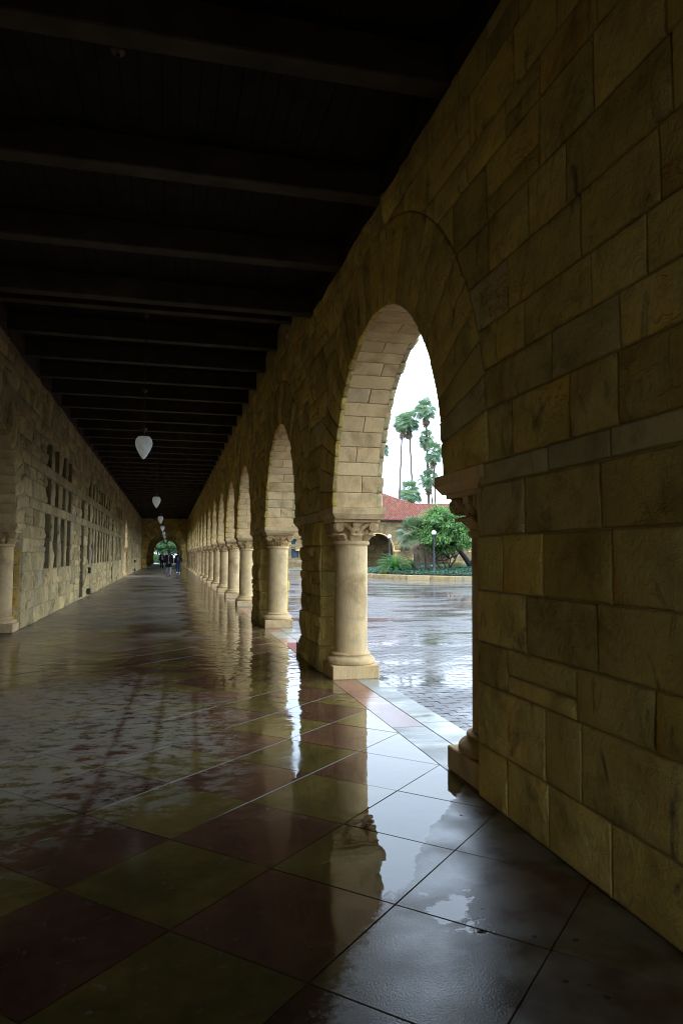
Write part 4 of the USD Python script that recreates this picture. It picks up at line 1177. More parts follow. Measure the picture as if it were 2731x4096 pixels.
def leafy_tree(name, label, loc, H, R, trunkH, stems, nclump, per, ll, lw, mat, seed, group=None, squash=.75, droop=.5, clump_r=.42, base_r=.11, bark=BARK, cat='tree', extra=()):
    t = thing(name, label, cat, loc, 0, group)
    rg = np.random.default_rng(seed)
    cz = trunkH + (H - trunkH) * .48
    parts = []
    dirs = rand_dirs(nclump, rg)
    rad = rg.random(nclump) ** .36
    cc = dirs * rad[:, None] * np.array([R, R, (H - trunkH) * .5]) * rg.uniform(.82, 1.08, (nclump, 1))
    lowm = cc[:, 2] < 0
    cc[lowm, 2] *= squash
    cc[:, 2] += cz
    if len(extra):
        cc = np.vstack([cc, np.array(extra, float)])
    C, Dd, Nn = [], [], []
    for c in cc:
        k = int(per * rg.uniform(.6, 1.3))
        d = rand_dirs(k, rg)
        p = c + d * (rg.random((k, 1)) ** .5) * clump_r * np.array([1, 1, .75])
        C.append(p)
        out = p - np.array([0, 0, cz]); out /= np.maximum(np.linalg.norm(out, axis=1, keepdims=True), .1)
        Dd.append(d * .8 + out * .7 + np.array([0, 0, -droop]))
        Nn.append(rand_dirs(k, rg) * .6 + out * .4 + np.array([0, 0, .9]))
    C, Dd, Nn = np.vstack(C), np.vstack(Dd), np.vstack(Nn)
    V, F, T = leaves(C, Nn, Dd, rg.uniform(.75, 1.25, len(C)) * ll, rg.uniform(.75, 1.2, len(C)) * lw, rg)
    # tips towards the sky are younger and paler
    put(t, 'crown', (V, F), mat, False, T, kind='stuff')
    for k in range(stems):
        a = k / stems * 2 * PI + rg.uniform(-.4, .4)
        b0 = np.array([math.cos(a), math.sin(a), 0]) * base_r * (1 if stems > 1 else 0)
        p1 = np.array([math.cos(a) * R * .35, math.sin(a) * R * .35, trunkH * rg.uniform(.95, 1.15)]) * (1 if stems > 1 else np.array([.2, .2, 1]))
        parts.append(limb(b0 - [0, 0, .15], p1, base_r * (.6 if stems > 1 else 1), base_r * .42, rg, .10))
        for _ in range(5 if stems > 1 else 9):
            q = cc[rg.integers(len(cc))]
            parts.append(limb(p1, q, base_r * .38, .012, rg, .12))
    put(t, 'trunk', join(parts), bark, True)
    return t

leafy_tree('broadleaf_tree', 'dense round broad-leaved green tree with thin dark stems beside the lamp post', (18.85, 46.8, .50), 4.6, 2.38, .75, 5, 430, 50, .215, .088, LEAF, 77, droop=.55, clump_r=.40,
           extra=[(-.75, -.3, 3.95), (-.9, -.2, 4.2), (-.8, -.1, 4.45), (-.55, 0, 4.1), (-1.25, 0, 3.75), (-1.5, -.2, 3.2)])
leafy_tree('leaning_tree', 'larger tree behind with a thick dark leaning trunk, mostly cut off by the near wall', (21.3, 48.4, .55), 4.3, 1.75, 1.5, 1, 130, 48, .225, .088, LEAF, 78, droop=.55)
# thick leaning trunk
lt = '/World/leaning_tree'
put(lt, 'leaning_trunk', tube([(.25, .1, -.2), (.05, 0, .35), (-.45, -.1, .95), (-.95, -.2, 1.5), (-1.2, -.25, 2.1)], [.24, .22, .19, .16, .10], 12), BARK, True)

def shrub(name, label, loc, R, H, n, mat, seed, ll=.11, lw=.035):
    rg = np.random.default_rng(seed)
    t = thing(name, label, 'shrub', loc)
    d = rand_dirs(n, rg); d[:, 2] = np.abs(d[:, 2])
    C = d * (rg.random((n, 1)) ** .4) * np.array([R, R, H])
    V, F, T = leaves(C, rand_dirs(n, rg) * .6 + [0, 0, .8], d + rand_dirs(n, rg) * .6, rg.uniform(.7, 1.3, n) * ll, lw, rg)
    put(t, 'foliage', (V, F), mat, False, T, kind='stuff')
    put(t, 'stems', join([limb((0, 0, -.1), C[rg.integers(n)] * .8, .015, .005, rg) for _ in range(8)]), BARK, True)
shrub('yellow_shrub', 'low yellow-green shrub under the round tree, right of its stems', (20.0, 48.0, .52), .75, .62, 1500, YSHRUB, 4)
shrub('yellow_shrub', 'smaller yellow-green shrub under the round tree, left of its stems', (18.9, 48.5, .5), .5, .45, 700, YSHRUB, 5)
shrub('pale_grass_tuft', 'light green grassy tuft at the left end of the planting bed beside the cycad', (14.55, 47.3, .25), .42, .32, 900, YSHRUB, 6, .2, .02)

# ------------------------------------------------------------------ cycad
def frond(base, az, el0, L, droop, nl, ll, rng, width=.018):
    """Feather frond: arching rachis with paired leaflets."""
    s = np.linspace(0, 1, nl)
    el = el0 - droop * s ** 1.3
    dx = np.cumsum(np.cos(el)) * L / nl; dz = np.cumsum(np.sin(el)) * L / nl
    P = np.array(base) + np.stack([dx * math.cos(az), dx * math.sin(az), dz], 1)
    T = np.gradient(P, axis=0); T /= np.linalg.norm(T, axis=1, keepdims=True)
    side = np.array([-math.sin(az), math.cos(az), 0])
    up = np.cross(side[None], T) * -1
    V, F = [], []
    for sg in (-1, 1):
        l = ll * np.sin(np.clip(s * .93 + .07, 0, 1) * PI) ** .6
        d = side * sg * .80 + T * .55 + up * .35
        d /= np.linalg.norm(d, axis=1, keepdims=True)
        tip = P + d * l[:, None]
        w = T * width
        o = len(V) * 3
        V.append(np.stack([P - w * .5, P + w * .5, tip], 1).reshape(-1, 3))
    V = np.vstack(V)
    F = np.arange(len(V)).reshape(-1, 3)
    rv, rf = tube(P[::4], np.linspace(.010, .004, len(P[::4])), 4, False)
    return np.vstack([V, rv]), np.vstack([F, rf + len(V)])

def cycad(loc, n, L, seed, label):
    rg = np.random.default_rng(seed)
    t = thing('cycad', label, 'cycad', loc)
    for k in range(n):
        az = k * 2.39996 + rg.uniform(-.2, .2)
        el = math.radians(80 - 72 * (k / n) ** .85 + rg.uniform(-5, 5))
        v, f = frond((0.08 * math.cos(az), .08 * math.sin(az), .30), az, el, L * rg.uniform(.8, 1.1), 1.25, 44, .19, rg)
        put(t, 'frond', (v, f), CYCAD, False, (rg.uniform(.1, 1) * (1 - .5 * k / n), rg.random(), rg.random()))
    put(t, 'stem', revolve([(0, -.2), (.16, -.2), (.18, .1), (.14, .3), (0, .36)], 14), PTRUNK, True)
cycad((15.45, 47.9, .34), 90, 1.62, 3, 'big bright green cycad with arching feather fronds at the left of the bed')
cycad((17.1, 48.6, .5), 26, .9, 9, 'smaller darker cycad low behind the dead palm fronds')

# ------------------------------------------------------------------ fan palms
def fan(base, az, el, petiole, R, rng, nseg=18, spread=2.5, droop=.5, fold=.2, hang=0.0):
    """Fan leaf: petiole, then blades radiating; their tips hang."""
    d = np.array([math.cos(az) * math.cos(el), math.sin(az) * math.cos(el), math.sin(el)])
    c = np.array(base) + d * petiole
    el2 = el - hang if el < .85 else el - .2
    d = np.array([math.cos(az) * math.cos(el2), math.sin(az) * math.cos(el2), math.sin(el2)])
    side = np.array([-math.sin(az), math.cos(az), 0])
    if hang:
        tw_ = rng.normal(0, .45); u0 = np.cross(d, side); side = side * math.cos(tw_) + u0 * math.sin(tw_)
    up = np.cross(d, side) * -1
    up = up if up[2] > 0 else -up
    V, F = [], []
    th = np.linspace(-spread / 2, spread / 2, nseg)
    hw = spread / nseg * .46
    for a in th:
        def ray(x): return d * math.cos(x) + side * math.sin(x)
        rl = R * (0.72 + .28 * math.cos(a * .7)) * rng.uniform(.9, 1.06)
        p0 = c
        mid = rl * .55
        pl, pr = c + ray(a - hw) * mid, c + ray(a + hw) * mid
        pl = pl + up * fold * .05 * rl; pr = pr - up * .0
        tip = c + ray(a) * rl * rng.uniform(.88, 1.0) + np.array([0, 0, -droop * rl * rng.uniform(.5, 1.1)])
        m2 = c + ray(a) * rl * .8 + np.array([0, 0, -droop * rl * .28])
        o = len(V)
        V += [p0, pl, pr, m2 + side * .015 * R, m2 - side * .015 * R, tip]
        F += [(o, o + 1, o + 2), (o + 1, o + 4, o + 2), (o + 2, o + 4, o + 3), (o + 3, o + 4, o + 5)]
    V, F = np.array(V), np.array(F)
    tv, tf = tube([base, (np.array(base) + c) / 2 + [0, 0, .03 * petiole], c], [.035 * R, .028 * R, .02 * R], 4, False)
    return np.vstack([V, tv]), np.vstack([F, tf + len(V)])

def washingtonia(name_label, base, bend, H, R, seed, nlive=50, ndead=34, tr=.19):
    rg = np.random.default_rng(seed)
    t = thing('fan_palm', name_label, 'palm tree', base, 0, None)
    s = np.linspace(0, 1, 14)
    ox = np.interp(s, [0, .5, 1], [0, bend[0], bend[1]])
    ox = ox + 0.0
    P = np.stack([ox, 0 * s, s * H], 1)
    rad = tr * (1.15 - .45 * s) * (1 + .03 * np.sin(s * 60))
    put(t, 'trunk', tube(P, rad, 10), PTRUNK, True)
    top = P[-1]; R = R * 1.12
    parts, T = [], []
    for k in range(nlive):
        az = k * 2.39996 + rg.uniform(-.3, .3)
        q = k / nlive
        el = math.radians(80 - 118 * q ** .95 + rg.uniform(-9, 9))
        v, f = fan(top + [0, 0, .15 - .5 * q], az, el, R * rg.uniform(.36, .62), R * rg.uniform(.42, .54), rg, 16, 3.6, .16, .2, .95 if q < .7 else .5)
        parts.append((v, f)); tt = rg.uniform(.1, .9)
        T.append(np.repeat([[tt, rg.random(), rg.random()]], len(v), 0))
    put(t, 'crown', join(parts), PALM, False, np.vstack(T), kind='stuff')
    parts, T = [], []
    for k in range(ndead):
        az = rg.uniform(0, 2 * PI)
        v, f = fan(top + [0, 0, -.35 - 1.0 * R * .5 * rg.random()], az, math.radians(rg.uniform(-82, -58)), R * rg.uniform(.18, .30), R * rg.uniform(.36, .48), rg, 10, 1.3, .1)
        parts.append((v, f)); T.append(np.repeat([[rg.random(), rg.random(), rg.random()]], len(v), 0))
    put(t, 'dead_fronds', join(parts), DEADP, False, np.vstack(T), kind='stuff')
    return t
PALMS = [  # label, base x, (mid bend, top bend), crown height, radius
    ('tall slender palm standing left of its leaning twin, crowns touching', 42.75, (0.10, .68), 27.1, 2.35, 0.21),
    ('tall palm with a curved trunk leaning left at the top, second from the left', 46.42, (-.35, -1.05), 27.7, 2.65, .21),
    ('tallest palm, right-hand one, with a pale straight trunk and tan skirt', 50.15, (-.15, -.66), 30.6, 2.75, .25),
    ('medium palm half hidden behind the tallest trunk', 50.75, (-.1, -.50), 21.6, 2.55, .17),
    ('shorter palm with hanging dead leaves left of the tallest trunk', 49.60, (0, .10), 16.6, 2.35, .15),
    ('low bushy palm crown rising just above the tiled roof', 45.2, (0, 0), 13.6, 2.75, .24),
    ('palm almost hidden by the bright arch reveal, only its right fronds showing', 39.9, (0, 0), 22.3, 1.95, .18),
    ('bare thin palm trunk leaning left near the scrolled capital', 51.9, (-.9, -2.2), 25.0, 2.0, .13),
]
for k, (lab, bx_, bend, H, R, tr) in enumerate(PALMS):
    washingtonia(lab, (bx_, 130 + (k * 1.7) % 4, 0), bend, H, R, 300 + k, tr=tr)

# short fan palm in the bed: grey-green crown, skirt of dead fronds
def bed_palm(label, loc, lean, H, R, seed, dead=17, live=34):
    rg = np.random.default_rng(seed)
    t = thing('bed_palm', label, 'palm tree', loc)
    s = np.linspace(0, 1, 10)[:, None]
    P = np.array(lean) * s ** 1.2 + np.array([0, 0, H]) * s
    put(t, 'trunk', tube(P, np.linspace(.23, .19, 10) * (1 + .05 * np.sin(np.arange(10) * 2.4)), 14), PTRUNK, True)
    parts, T = [], []
    for k in range(live):
        az = k * 2.39996; q = k / live
        v, f = fan(P[-1] + [0, 0, .1 - .3 * q], az, math.radians(84 - 100 * q), R * rg.uniform(.45, .62), R * rg.uniform(.52, .66), rg, 24, 3.4, .30, .2, .7 if q > .25 else .05)
        parts.append((v, f)); T.append(np.repeat([[rg.random(), rg.random(), 0]], len(v), 0))
    put(t, 'crown', join(parts), GREYPALM, False, np.vstack(T), kind='stuff')
    for k in range(dead):
        az = rg.uniform(0, 2 * PI)
        v, f = fan(P[-1] - [0, 0, .1 + .5 * rg.random()], az, math.radians(rg.uniform(-45, 5)), R * rg.uniform(.40, .65), R * rg.uniform(.45, .6), rg, 16, 1.7, .55, .2, .5)
        put(t, 'dead_frond', (v, f), DEADP, False, (rg.random(), rg.random(), 0))
bed_palm('shaggy grey-green palm drooping dead brown fronds, left of the round tree', (17.05, 47.6, .5), (-.35, -.2, 0), 2.45, 1.45, 12)
tp = thing('palm_stump', 'thick rough palm trunk just left of the near lamp post', 'palm tree', (17.72, 47.4, .45))
put(tp, 'trunk', tube([(0, 0, -.1), (-.02, 0, .4), (-.06, 0, .9), (-.14, .05, 1.5), (-.2, .05, 2.0)], [.23, .195, .19, .18, .16], 16), PTRUNK, True)
rg = np.random.default_rng(44)
for k in range(26):
    v, f = frond((-.2, .05, 2.0), rg.uniform(0, 2 * PI), math.radians(rg.uniform(-10, 75)), 1.25, 1.7, 34, .3, rg, .02)
    put(tp, 'frond', (v, f), GREYPALM, False, (rg.random(), rg.random(), 0))

# bare tree beyond the roof
def bare_tree(loc, H, seed, label):
    rg = np.random.default_rng(seed)
    t = thing('bare_tree', label, 'tree', loc)
    parts = []
    def grow(p, d, L, r, lev):
        e = p + d * L
        parts.append(tube([p, (p + e) / 2 + rg.normal(0, .03 * L, 3), e], [r, r * .8, r * .6], 5, False))
        if lev == 0: return
        for _ in range(4 if lev > 1 else 5):
            nd = d + rg.normal(0, .38, 3); nd[2] = abs(nd[2]) * .9 + .15
            grow(p + d * L * rg.uniform(.55, 1), nd / np.linalg.norm(nd), L * rg.uniform(.5, .72), max(r * .55, .012), lev - 1)
    grow(np.zeros(3), np.array([0, 0, 1.0]), H * .42, .16, 4)
    put(t, 'branches', join(parts), TWIG, False)
bare_tree((45.9, 122, 0), 12.9, 2, 'leafless pale twiggy tree beyond the tiled roof')
bare_tree((47.2, 124, 0), 12.6, 7, 'second leafless twiggy tree beyond the roof, nearer the palm trunks')

# ------------------------------------------------------------------ courtyard lamp posts
def lamp_post(name, label, loc, H):
    t = thing(name, label, 'lamp post', loc, 0, None)
    put(t, 'base', revolve([(0, 0), (.20, 0), (.20, .05), (.16, .08), (.15, .2), (.12, .26), (.10, .42), (.085, .46), (.085, .5), (0, .5)], 20), DARKIRON, 40)
    put(t, 'post', revolve([(.078, .48), (.06, H - .55), (.055, H - .30), (.075, H - .28), (.075, H - .25), (.055, H - .23), (.06, H - .17), (0, H - .17)], 18), DARKIRON, 40)
    put(t, 'collar', revolve([(0, H - .19), (.10, H - .185), (.115, H - .15), (.10, H - .13), (0, H - .12)], 20), DARKIRON, 40)
    ic = trimesh.creation.icosphere(3, .165)
    ic.apply_translation([0, 0, H])
    put(t, 'globe', ic, GLOBE, True)
lamp_post('lamp_post', 'dark lamp post with white globe standing in front of the round tree', (17.40, 45.4, .25), 2.86)
lamp_post('lamp_post', 'dark lamp post with white globe rising behind the cycad before the far arch', (16.46, 52.4, .3), 2.70)

# ------------------------------------------------------------------ building across the courtyard
fb = thing('courtyard_building', 'sandstone arcade building with a red clay tile roof across the courtyard', 'building')
FY = 73.0
AX = [8.88, 15.28, 21.68, 28.08, 34.48]
rng = np.random.default_rng(61)
fopen = []
for c in AX[1:]:
    fopen += [disc(c, RI).intersection(sbox(c - 3, ZI - .001, c + 3, 9)), sbox(c - RI, -.01, c + RI, ZI)]
WINS = [(12.33, 13.13, 2.64, 3.20), (12.33, 13.13, 1.27, 2.40), (10.6, 11.4, 2.64, 3.20), (10.6, 11.4, 1.27, 2.40)]
fopen += [sbox(a, z0, b, z1) for a, b, z0, z1 in WINS]
fu = unary_union(fopen)
put(fb, 'core', place(extrude(sbox(6, 0, 40, 5.35).difference(fu), .55), (0, FY + .03, 0), (1, 0, 0), (0, 0, 1), (0, 1, 0)), MORTAR)
fr = dict(o=(0, FY, 0), a=(1, 0, 0), b=(0, 0, 1), n=(0, -1, 0))
fs, fv = StoneSet(), StoneSet()
fe = unary_union([fu] + [disc(c, RE).intersection(sbox(c - 3, ZI, c + 3, 9)) for c in AX[1:]])
for (a, b, c, d) in ashlar(6, 40, 0, ZI, rng, .3, .45, .5, 1.0, .15) + ashlar(6, 40, ZI, 5.3, rng, .28, .42, .5, 1.05, .15):
    Q = sbox(a, c, b, d).difference(fe)
    for gp in getattr(Q, 'geoms', [Q]):
        if gp.is_empty or gp.geom_type != 'Polygon' or gp.area < .01: continue
        vf = rock_poly(gp, .03, .03, .3, rng)
        if vf: fs.add(place(vf, **fr), gp.area, rng)
for c in AX[1:]:
    for k in range(21):
        th = np.linspace(k * PI / 21, (k + 1) * PI / 21, 4)
        P = Polygon([(c + RI * math.cos(x), ZI + RI * math.sin(x)) for x in th] + [(c + RE * math.cos(x), ZI + RE * math.sin(x)) for x in th[::-1]])
        vf = rock_poly(P, .03, .05, .25, rng)
        if vf: fv.add(place(vf, **fr), P.area, rng)
    put(fb, 'arch_lining', place(extrude(disc(c, RI + .005).difference(disc(c, RI - .09)).intersection(sbox(c - 3, ZI, c + 3, 9)), .5), (0, FY - .012, 0), (1, 0, 0), (0, 0, 1), (0, 1, 0)), SMOOTH, False, (.5, .8, .5))
    for s in (-1, 1):
        put(fb, 'impost', bx(c + s * (RI + .28) - .36, c + s * (RI + .28) + .36, FY - .09, FY + .5, ZI - .16, ZI, .02), SMOOTH, False, (.5, .8, .5))
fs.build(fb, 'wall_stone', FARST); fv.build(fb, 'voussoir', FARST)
rgb = np.random.default_rng(62)
bs = StoneSet()
for (a, b, c, d) in ashlar(6, 27.75, 0, 5.3, rgb, .35, .5, .6, 1.2, .1) + ashlar(28.15, 40, 0, 5.3, rgb, .35, .5, .6, 1.2, .1):
    v, f = rock_rect(b - a, d - c, .03, .03, .5, rgb)
    bs.add(place((v + np.array([a, c, 0]), f), (0, FY + 5, 0), (1, 0, 0), (0, 0, 1), (0, -1, 0)), .1, rgb)
bs.build(fb, 'back_wall_stone', FARST, 0)
put(fb, 'back_wall', bx(6, 27.75, FY + 5.03, FY + 5.4, 0, 5.3), MORTAR)
put(fb, 'back_wall', bx(28.15, 40, FY + 5.03, FY + 5.4, 0, 5.3), MORTAR)
put(fb, 'gallery_ceiling', bx(6, 40, FY + .6, FY + 5, 4.9, 5.0), PLANK)
for (a, b, z0, z1) in WINS:
    w = put(fb, 'window_pane', bx(a - .01, b + .01, FY + .22, FY + .25, z0 - .01, z1 + .01), WINGLASS)
    put(w, 'window_frame', join([bx(a, a + .06, FY + .16, FY + .215, z0, z1), bx(b - .06, b, FY + .16, FY + .215, z0, z1), bx(a + .06, b - .06, FY + .165, FY + .212, z0, z0 + .06), bx(a + .06, b - .06, FY + .165, FY + .212, z1 - .06, z1)]), plain('dark_blue_frame', (.02, .025, .045), .5) if (a, z0) == (12.33, 2.64) else LK + 'dark_blue_frame')
put(fb, 'blind', bx(12.42, 13.04, FY + .20, FY + .218, 2.24, 2.33), WHITE)
# roof: front slope, rising higher at the left behind a hip
SLP = .453
def rz(y): return 5.36 + SLP * (y - 72.45)
hipx = lambda y: 26.73 - (y - 77) * .83
put(fb, 'roof_deck', (np.array([(6, 72.5, rz(72.5) - .05), (42, 72.5, rz(72.5) - .05), (42, 77, rz(77) - .05), (26.7, 77, rz(77) - .05), (20.09, 85, rz(85) - .05), (6, 85, rz(85) - .05), (42, 82, 5.0), (26.7, 82, 5.0), (26.7, 88, 5.0)], float),
                      np.array([(0, 1, 2), (0, 2, 3), (0, 3, 4), (0, 4, 5), (3, 2, 6), (3, 6, 7), (3, 7, 8), (3, 8, 4)])), ROOFD)
put(fb, 'fascia', bx(6, 42, 72.55, 72.62, 5.22, 5.36), plain('dark_eave_board', (.05, .035, .03), .7))
parts, T = [], []
rgt_ = np.random.default_rng(63)
cs_, sn_ = 1 / math.hypot(1, SLP), SLP / math.hypot(1, SLP)
n6 = 6
ang = np.linspace(0, PI, n6)
def barrel(x, y, rad, L, lift):
    V = []
    for (q, rr) in ((0, rad), (1, rad * .86)):
        yy = y + q * L * cs_; zz = rz(y) + q * L * sn_
        h = lift + (.035 if q == 0 else .0)
        for a in ang:
            V.append((x + rr * math.cos(a), yy - (h + rr * math.sin(a)) * sn_, zz + (h + rr * math.sin(a)) * cs_))
    V.append((x, y - lift * sn_, rz(y) + lift * cs_))
    F = []
    for k in range(n6 - 1):
        F += [(k, k + 1, n6 + k + 1), (k, n6 + k + 1, n6 + k)]
    F += [(2 * n6, k + 1, k) for k in range(n6 - 1)]
    return np.array(V), np.array(F)
rows = int((85 - 72.4) / .34)
for r in range(rows):
    y = 72.38 + r * .34
    x0, x1 = 16.0, (41.8 if y < 76.7 else hipx(y) - .05)
    x = x0
    while x < x1:
        v, f = barrel(x + rgt_.normal(0, .006), y + rgt_.normal(0, .008), .092, .42, .0)
        parts.append((v, f)); T.append(np.repeat([[rgt_.random(), rgt_.random(), 0]], len(v), 0))
        x += .232
put(fb, 'roof_tiles', join(parts), ROOFT, True, np.vstack(T), kind='stuff')
rid = []
for i in range(46):
    x = 26.8 + i * .34
    rid.append(tube([(x, 77, rz(77) + .02), (x + .38, 77, rz(77) + .0)], [.12, .105], 8))
for i in range(26):
    y = 77 + i * .31; yb_ = y + .36
    rid.append(tube([(hipx(y), y, rz(y) + .02), (hipx(yb_), yb_, rz(yb_) + .0)], [.12, .105], 8))
put(fb, 'ridge_tiles', join(rid), ROOFT, True, (.2, .5, .5), kind='stuff')
wk = put('/World', 'walkway', bx(4, 60, 70.6, 79, -.02, .14, .02), SLAB_GREY, False, (.5, .9, .5))
tag(stage.GetPrimAtPath(wk), kind='structure')

# ------------------------------------------------------------------ trees at the end of the walk
ET = 'trees beyond the far arch'
leafy_tree('end_tree', 'tall green tree filling the far arch at the end of the walk', (-.8, 138, -.1), 8.5, 3.6, .7, 2, 330, 60, .34, .17, LEAF2, 91, ET, clump_r=.75, base_r=.25)
leafy_tree('end_tree', 'paler green tree at the right of the far arch', (3.4, 142, -.1), 8.5, 3.6, .6, 2, 300, 60, .34, .17, LEAF, 92, ET, clump_r=.75, base_r=.25)
leafy_tree('end_tree', 'darker tree at the left of the far arch with bright gaps low down', (-5.2, 141, -.1), 9.0, 3.6, 1.2, 2, 260, 55, .34, .17, LEAF2, 93, ET, clump_r=.75, base_r=.25)
leafy_tree('end_tree', 'big hazy tree behind the others beyond the far arch', (0.6, 158, -.1), 13, 8, .5, 2, 420, 60, .5, .25, LEAF2, 94, ET, clump_r=1.3, base_r=.4)
for k_, (hx, hl) in enumerate(((-2.6, 'green hedge bush at the left foot of the far arch'), (-.4, 'green hedge bush in the middle behind the far arch'), (2.2, 'green hedge bush toward the right behind the far arch'))):
    shrub('hedge_bush', hl, (hx, 134.5, 0), 1.5, 1.7, 2600, LEAF2, 40 + k_, .24, .12)
shrub('red_shrub', 'small reddish shrub at the right foot of the far arch', (1.0, 131, 0), .7, .8, 600, DEADP, 15, .16, .08)

# ------------------------------------------------------------------ people
CLOTH = {}
def cloth(name, c, rough=.85):
    if name not in CLOTH: CLOTH[name] = plain(name, c, rough, .15, var=.15, scale=20)
    return CLOTH[name]
SKIN = plain('skin', (.42, .26, .19), .55, .3, var=.06)
def chain(pts, refine=.03, smooth=6, seg=16):
    """pts: list of bones ((p,r),(q,s)) -> one smooth surface"""
    sol = m3.Manifold()
    for (p, r), (q, s) in pts:
        h = m3.Manifold.batch_hull([m3.Manifold.sphere(r, seg).translate([float(x) for x in p]), m3.Manifold.sphere(s, seg).translate([float(x) for x in q])])
        sol = sol + h
    v, f = mf(sol.refine_to_length(refine))
    t = trimesh.Trimesh(v, f, process=True)
    if smooth: trimesh.smoothing.filter_taubin(t, iterations=smooth)
    return tm(t)
def flat_chain(pts, sy, **k):
    v, f = chain(pts, **k)
    return v, f
def hand(wrist, down, fwd_, side, rng):
    """palm, four fingers slightly curled, thumb leaving the side near the wrist"""
    w, d, a, s = (np.array(x, float) for x in (wrist, down, fwd_, side))
    B = []
    k0 = w + d * .03
    for i, (o, l) in enumerate(((-.030, .066), (-.010, .076), (.010, .072), (.029, .056))):
        kn = w + d * .092 + a * o
        B.append(((k0 + a * o * .6, .016), (kn, .0125)))
        m1 = kn + d * l * .5 + s * .008; m2 = m1 + d * l * .38 + s * .022
        B += [((kn, .0095), (m1, .0085)), ((m1, .0085), (m2, .0075))]
    t0 = w + d * .03 + a * -.032; t1 = t0 + d * .035 + a * -.026 + s * .012; t2 = t1 + d * .034 + a * -.006 + s * .010
    B += [((t0, .014), (t1, .011)), ((t1, .011), (t2, .009))]
    return B
def person(label, loc, rz_, spec):
    t = thing('person', label, 'person', loc, rz_)
    H = spec['H']; k = H / 1.80
    J = {n: np.array(p, float) * k for n, p in spec['J'].items()}
    rg = np.random.default_rng(1)
    body = [((J['head'] + [0, 0, .035 * k], .098 * k), (J['head'] + [0, .012 * spec.get('face', 1) * k, -.07 * k], .072 * k)), ((J['head'] - [0, 0, .08 * k], .056 * k), (J['neck'], .062 * k)),
            ((J['neck'] - [0, 0, .03], .07), (J['chest'], .10)), ((J['chest'], .10), (J['hip'], .10))]
    # nose, ears
    fy = spec.get('face', 1)
    body += [((J['head'] + [0, .098 * fy, -.015], .013), (J['head'] + [0, .115 * fy, -.04], .014))]
    for s in (-1, 1):
        body += [((J['head'] + [s * .092, 0, .0], .018), (J['head'] + [s * .09, 0, -.035], .012))]
    for s, n in ((-1, 'l'), (1, 'r')):
        body += [((J['sh' + n], .062), (J['el' + n], .047)), ((J['el' + n], .044), (J['wr' + n], .029)),
                 ((J['hp' + n], .088), (J['kn' + n], .06)), ((J['kn' + n], .056), (J['an' + n], .038)), ((J['an' + n], .04), (J['an' + n] + [0, .12 * fy, -.05], .03))]
        d = J['wr' + n] - J['el' + n]; d /= np.linalg.norm(d)
        body += hand(J['wr' + n], d, np.array([0, -1.0 * fy, 0]) if abs(d[1]) < .8 else np.array([0, 0, 1.0]), np.array([-s, 0, 0.0]), rg)
    bod = put(t, 'body', chain(body, .018, 4, 14), SKIN, True)
    c = spec['coat']
    tors = []
    for s, n in ((-1, 'l'), (1, 'r')):
        tors += [((J['sh' + n], .078), (J['el' + n], .064)), ((J['el' + n], .062), (J['wr' + n] + (J['el' + n] - J['wr' + n]) * .12, .047))]
        tors += [((J['chest'] + [s * .10, 0, .02], .125), (J['hip'] + [s * .08, 0, .02], .135)), ((J['sh' + n] - [s * .02, 0, .0], .082), (J['neck'] - [0, 0, .05], .075)),
                 ((J['sh' + n] - [s * .03, 0, .03], .085), (J['chest'] + [s * .07, 0, 0], .125)),
                 ((J['hip'] + [s * .08, 0, .02], .138), (J['hip'] + [s * spec['flare'], 0, -spec['len']], .125))]
    tors += [((J['neck'] - [0, 0, .02], .075), (J['neck'] + [0, 0, .03], .066))]
    if spec.get('hood'):
        tors += [((J['neck'] + [-.07, -.07 * fy, .0], .07), (J['neck'] + [.07, -.07 * fy, .0], .07)), ((J['neck'] + [0, -.09 * fy, -.05], .08), (J['neck'] + [0, -.07 * fy, .03], .07))]
    v, f = chain(tors, .03, 8)
    v = v.copy(); v[:, 1] = (v[:, 1]) * np.where(np.abs(v[:, 0]) < .2, .92, 1.0)
    put(t, 'coat', (v, f), c, True)
    tr = []
    for s, n in ((-1, 'l'), (1, 'r')):
        tr += [((J['hp' + n], .112), (J['kn' + n], .083)), ((J['kn' + n], .081), (J['an' + n] + [0, 0, .04], .066)), ((J['hip'], .13), (J['hp' + n], .112))]
    put(t, 'trousers', chain(tr, .03, 6), spec['trousers'], True)
    for s, n in ((-1, 'l'), (1, 'r')):
        a = J['an' + n]
        q = spec.get('foot' + n, 0)
        tip = np.array([0, .17 * fy, -.055 - q])
        put(t, 'shoe', chain([((a + [0, -.03 * fy, -.045], .043), (a + tip * [1, .55, 1], .046)), ((a + tip * [1, .55, 1], .044), (a + tip, .036)), ((a + [0, -.01 * fy, -.0], .048), (a + tip * .4, .043))], .02, 4), spec['shoes'], True)
    hd = J['head']
    hb = [((hd + [0, -.012 * fy, .05 * k], .104 * k), (hd + [0, -.035 * fy, -.0], .096 * k))]
    if spec.get('hair') == 'long':
        hb += [((hd + [0, -.05 * fy, 0], .09), (hd + [0, -.06 * fy, -.22], .085))]
        for s in (-1, 1): hb += [((hd + [s * .075, -.01 * fy, .0], .05), (hd + [s * .085, .0 * fy, -.24], .04))]
    elif spec.get('hair') == 'bun':
        hb += [((hd + [0, -.06 * fy, -.02], .08), (hd + [0, -.08 * fy, -.08], .06))]
    put(bod, 'hair', chain(hb, .02, 4), spec['haircol'], True)
    return t
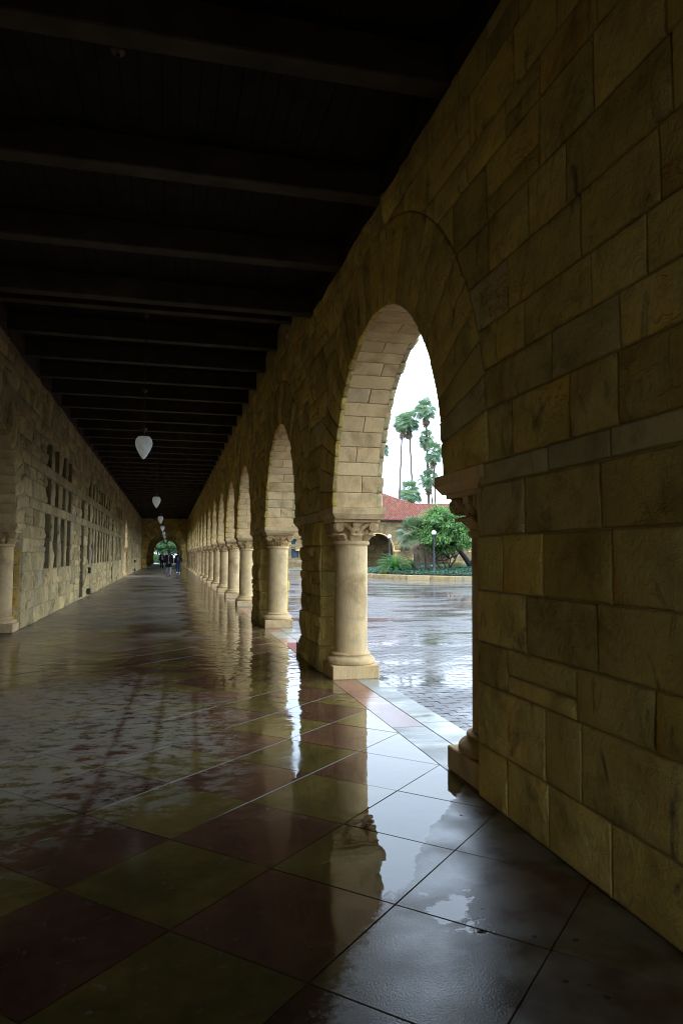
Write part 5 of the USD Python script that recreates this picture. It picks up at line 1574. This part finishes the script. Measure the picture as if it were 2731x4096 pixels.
BJ = {'head': (0, 0, 1.665), 'neck': (0, -.01, 1.50), 'chest': (0, -.01, 1.30), 'hip': (0, 0, .98),
      'shl': (-.19, 0, 1.44), 'shr': (.19, 0, 1.44), 'ell': (-.26, -.03, 1.16), 'elr': (.26, -.05, 1.16), 'wrl': (-.27, .06, .90), 'wrr': (.27, -.02, .90),
      'hpl': (-.10, 0, .93), 'hpr': (.10, 0, .93), 'knl': (-.10, .05, .50), 'knr': (.095, .0, .50), 'anl': (-.10, .02, .10), 'anr': (.09, -.12, .13)}
hairdark = cloth('dark_hair', (.015, .012, .010), .6)
p1 = dict(BJ)
person('person walking away in a long black coat and grey trousers', (0.02, 50.25, 0), 0, dict(H=1.82, J=p1, coat=cloth('black_coat', (.010, .011, .012)), trousers=cloth('grey_trousers', (.20, .20, .19)), shoes=cloth('black_shoes', (.012, .012, .012), .5),
       flare=.105, len=.24, haircol=cloth('greying_hair', (.04, .035, .03)), hair='short', footr=.01))
p2 = dict(BJ); p2.update({'elr': (.29, -.08, 1.17), 'wrr': (.35, .0, .93), 'anl': (-.09, -.13, .14), 'knl': (-.095, 0, .5), 'anr': (.10, .03, .10), 'knr': (.10, .05, .5)})
person('person walking away in a dark hooded jacket, navy trousers and white shoes', (.76, 59.25, 0), 0, dict(H=1.73, J=p2, coat=cloth('dark_hooded_jacket', (.016, .014, .020)), trousers=cloth('navy_trousers', (.022, .030, .065)), shoes=cloth('white_shoes', (.7, .7, .7), .5),
       flare=.10, len=.06, haircol=hairdark, hair='bun', hood=True))
p3 = dict(BJ); p3.update({'ell': (-.25, -.02, 1.18), 'wrl': (-.12, .22, 1.10), 'elr': (.27, 0, 1.16), 'wrr': (.30, .05, .92)})
t3 = person('person with long dark hair facing the viewer in dark coat over pale shirt', (-.69, 80.0, 0), PI, dict(H=1.72, J=p3, coat=cloth('charcoal_coat', (.020, .020, .026)), trousers=cloth('black_trousers', (.012, .012, .016)), shoes=cloth('black_shoes', (.012, .012, .012)),
       flare=.10, len=.12, haircol=hairdark, hair='long'))
put(t3, 'shirt', chain([(((-.03, .105, 1.36), .05), ((-.02, .115, 1.02), .055)), (((.03, .105, 1.36), .05), ((.02, .115, 1.02), .055))], .03, 4), cloth('pale_shirt', (.35, .36, .40)), True)
bag = thing('shoulder_bag', 'grey bag hanging at the side of the long-haired person', 'bag', (-.36, 79.9, .72), 0)
put(bag, 'pouch', bx(-.10, .10, -.06, .06, 0, .30, .03), cloth('grey_bag', (.16, .17, .17)), 30)
put(bag, 'strap', tube([(-.09, 0, .28), (-.07, 0, .55), (0, .0, .72), (.07, 0, .55), (.09, 0, .28)], .012, 6), cloth('grey_bag', (.16, .17, .17)), True)
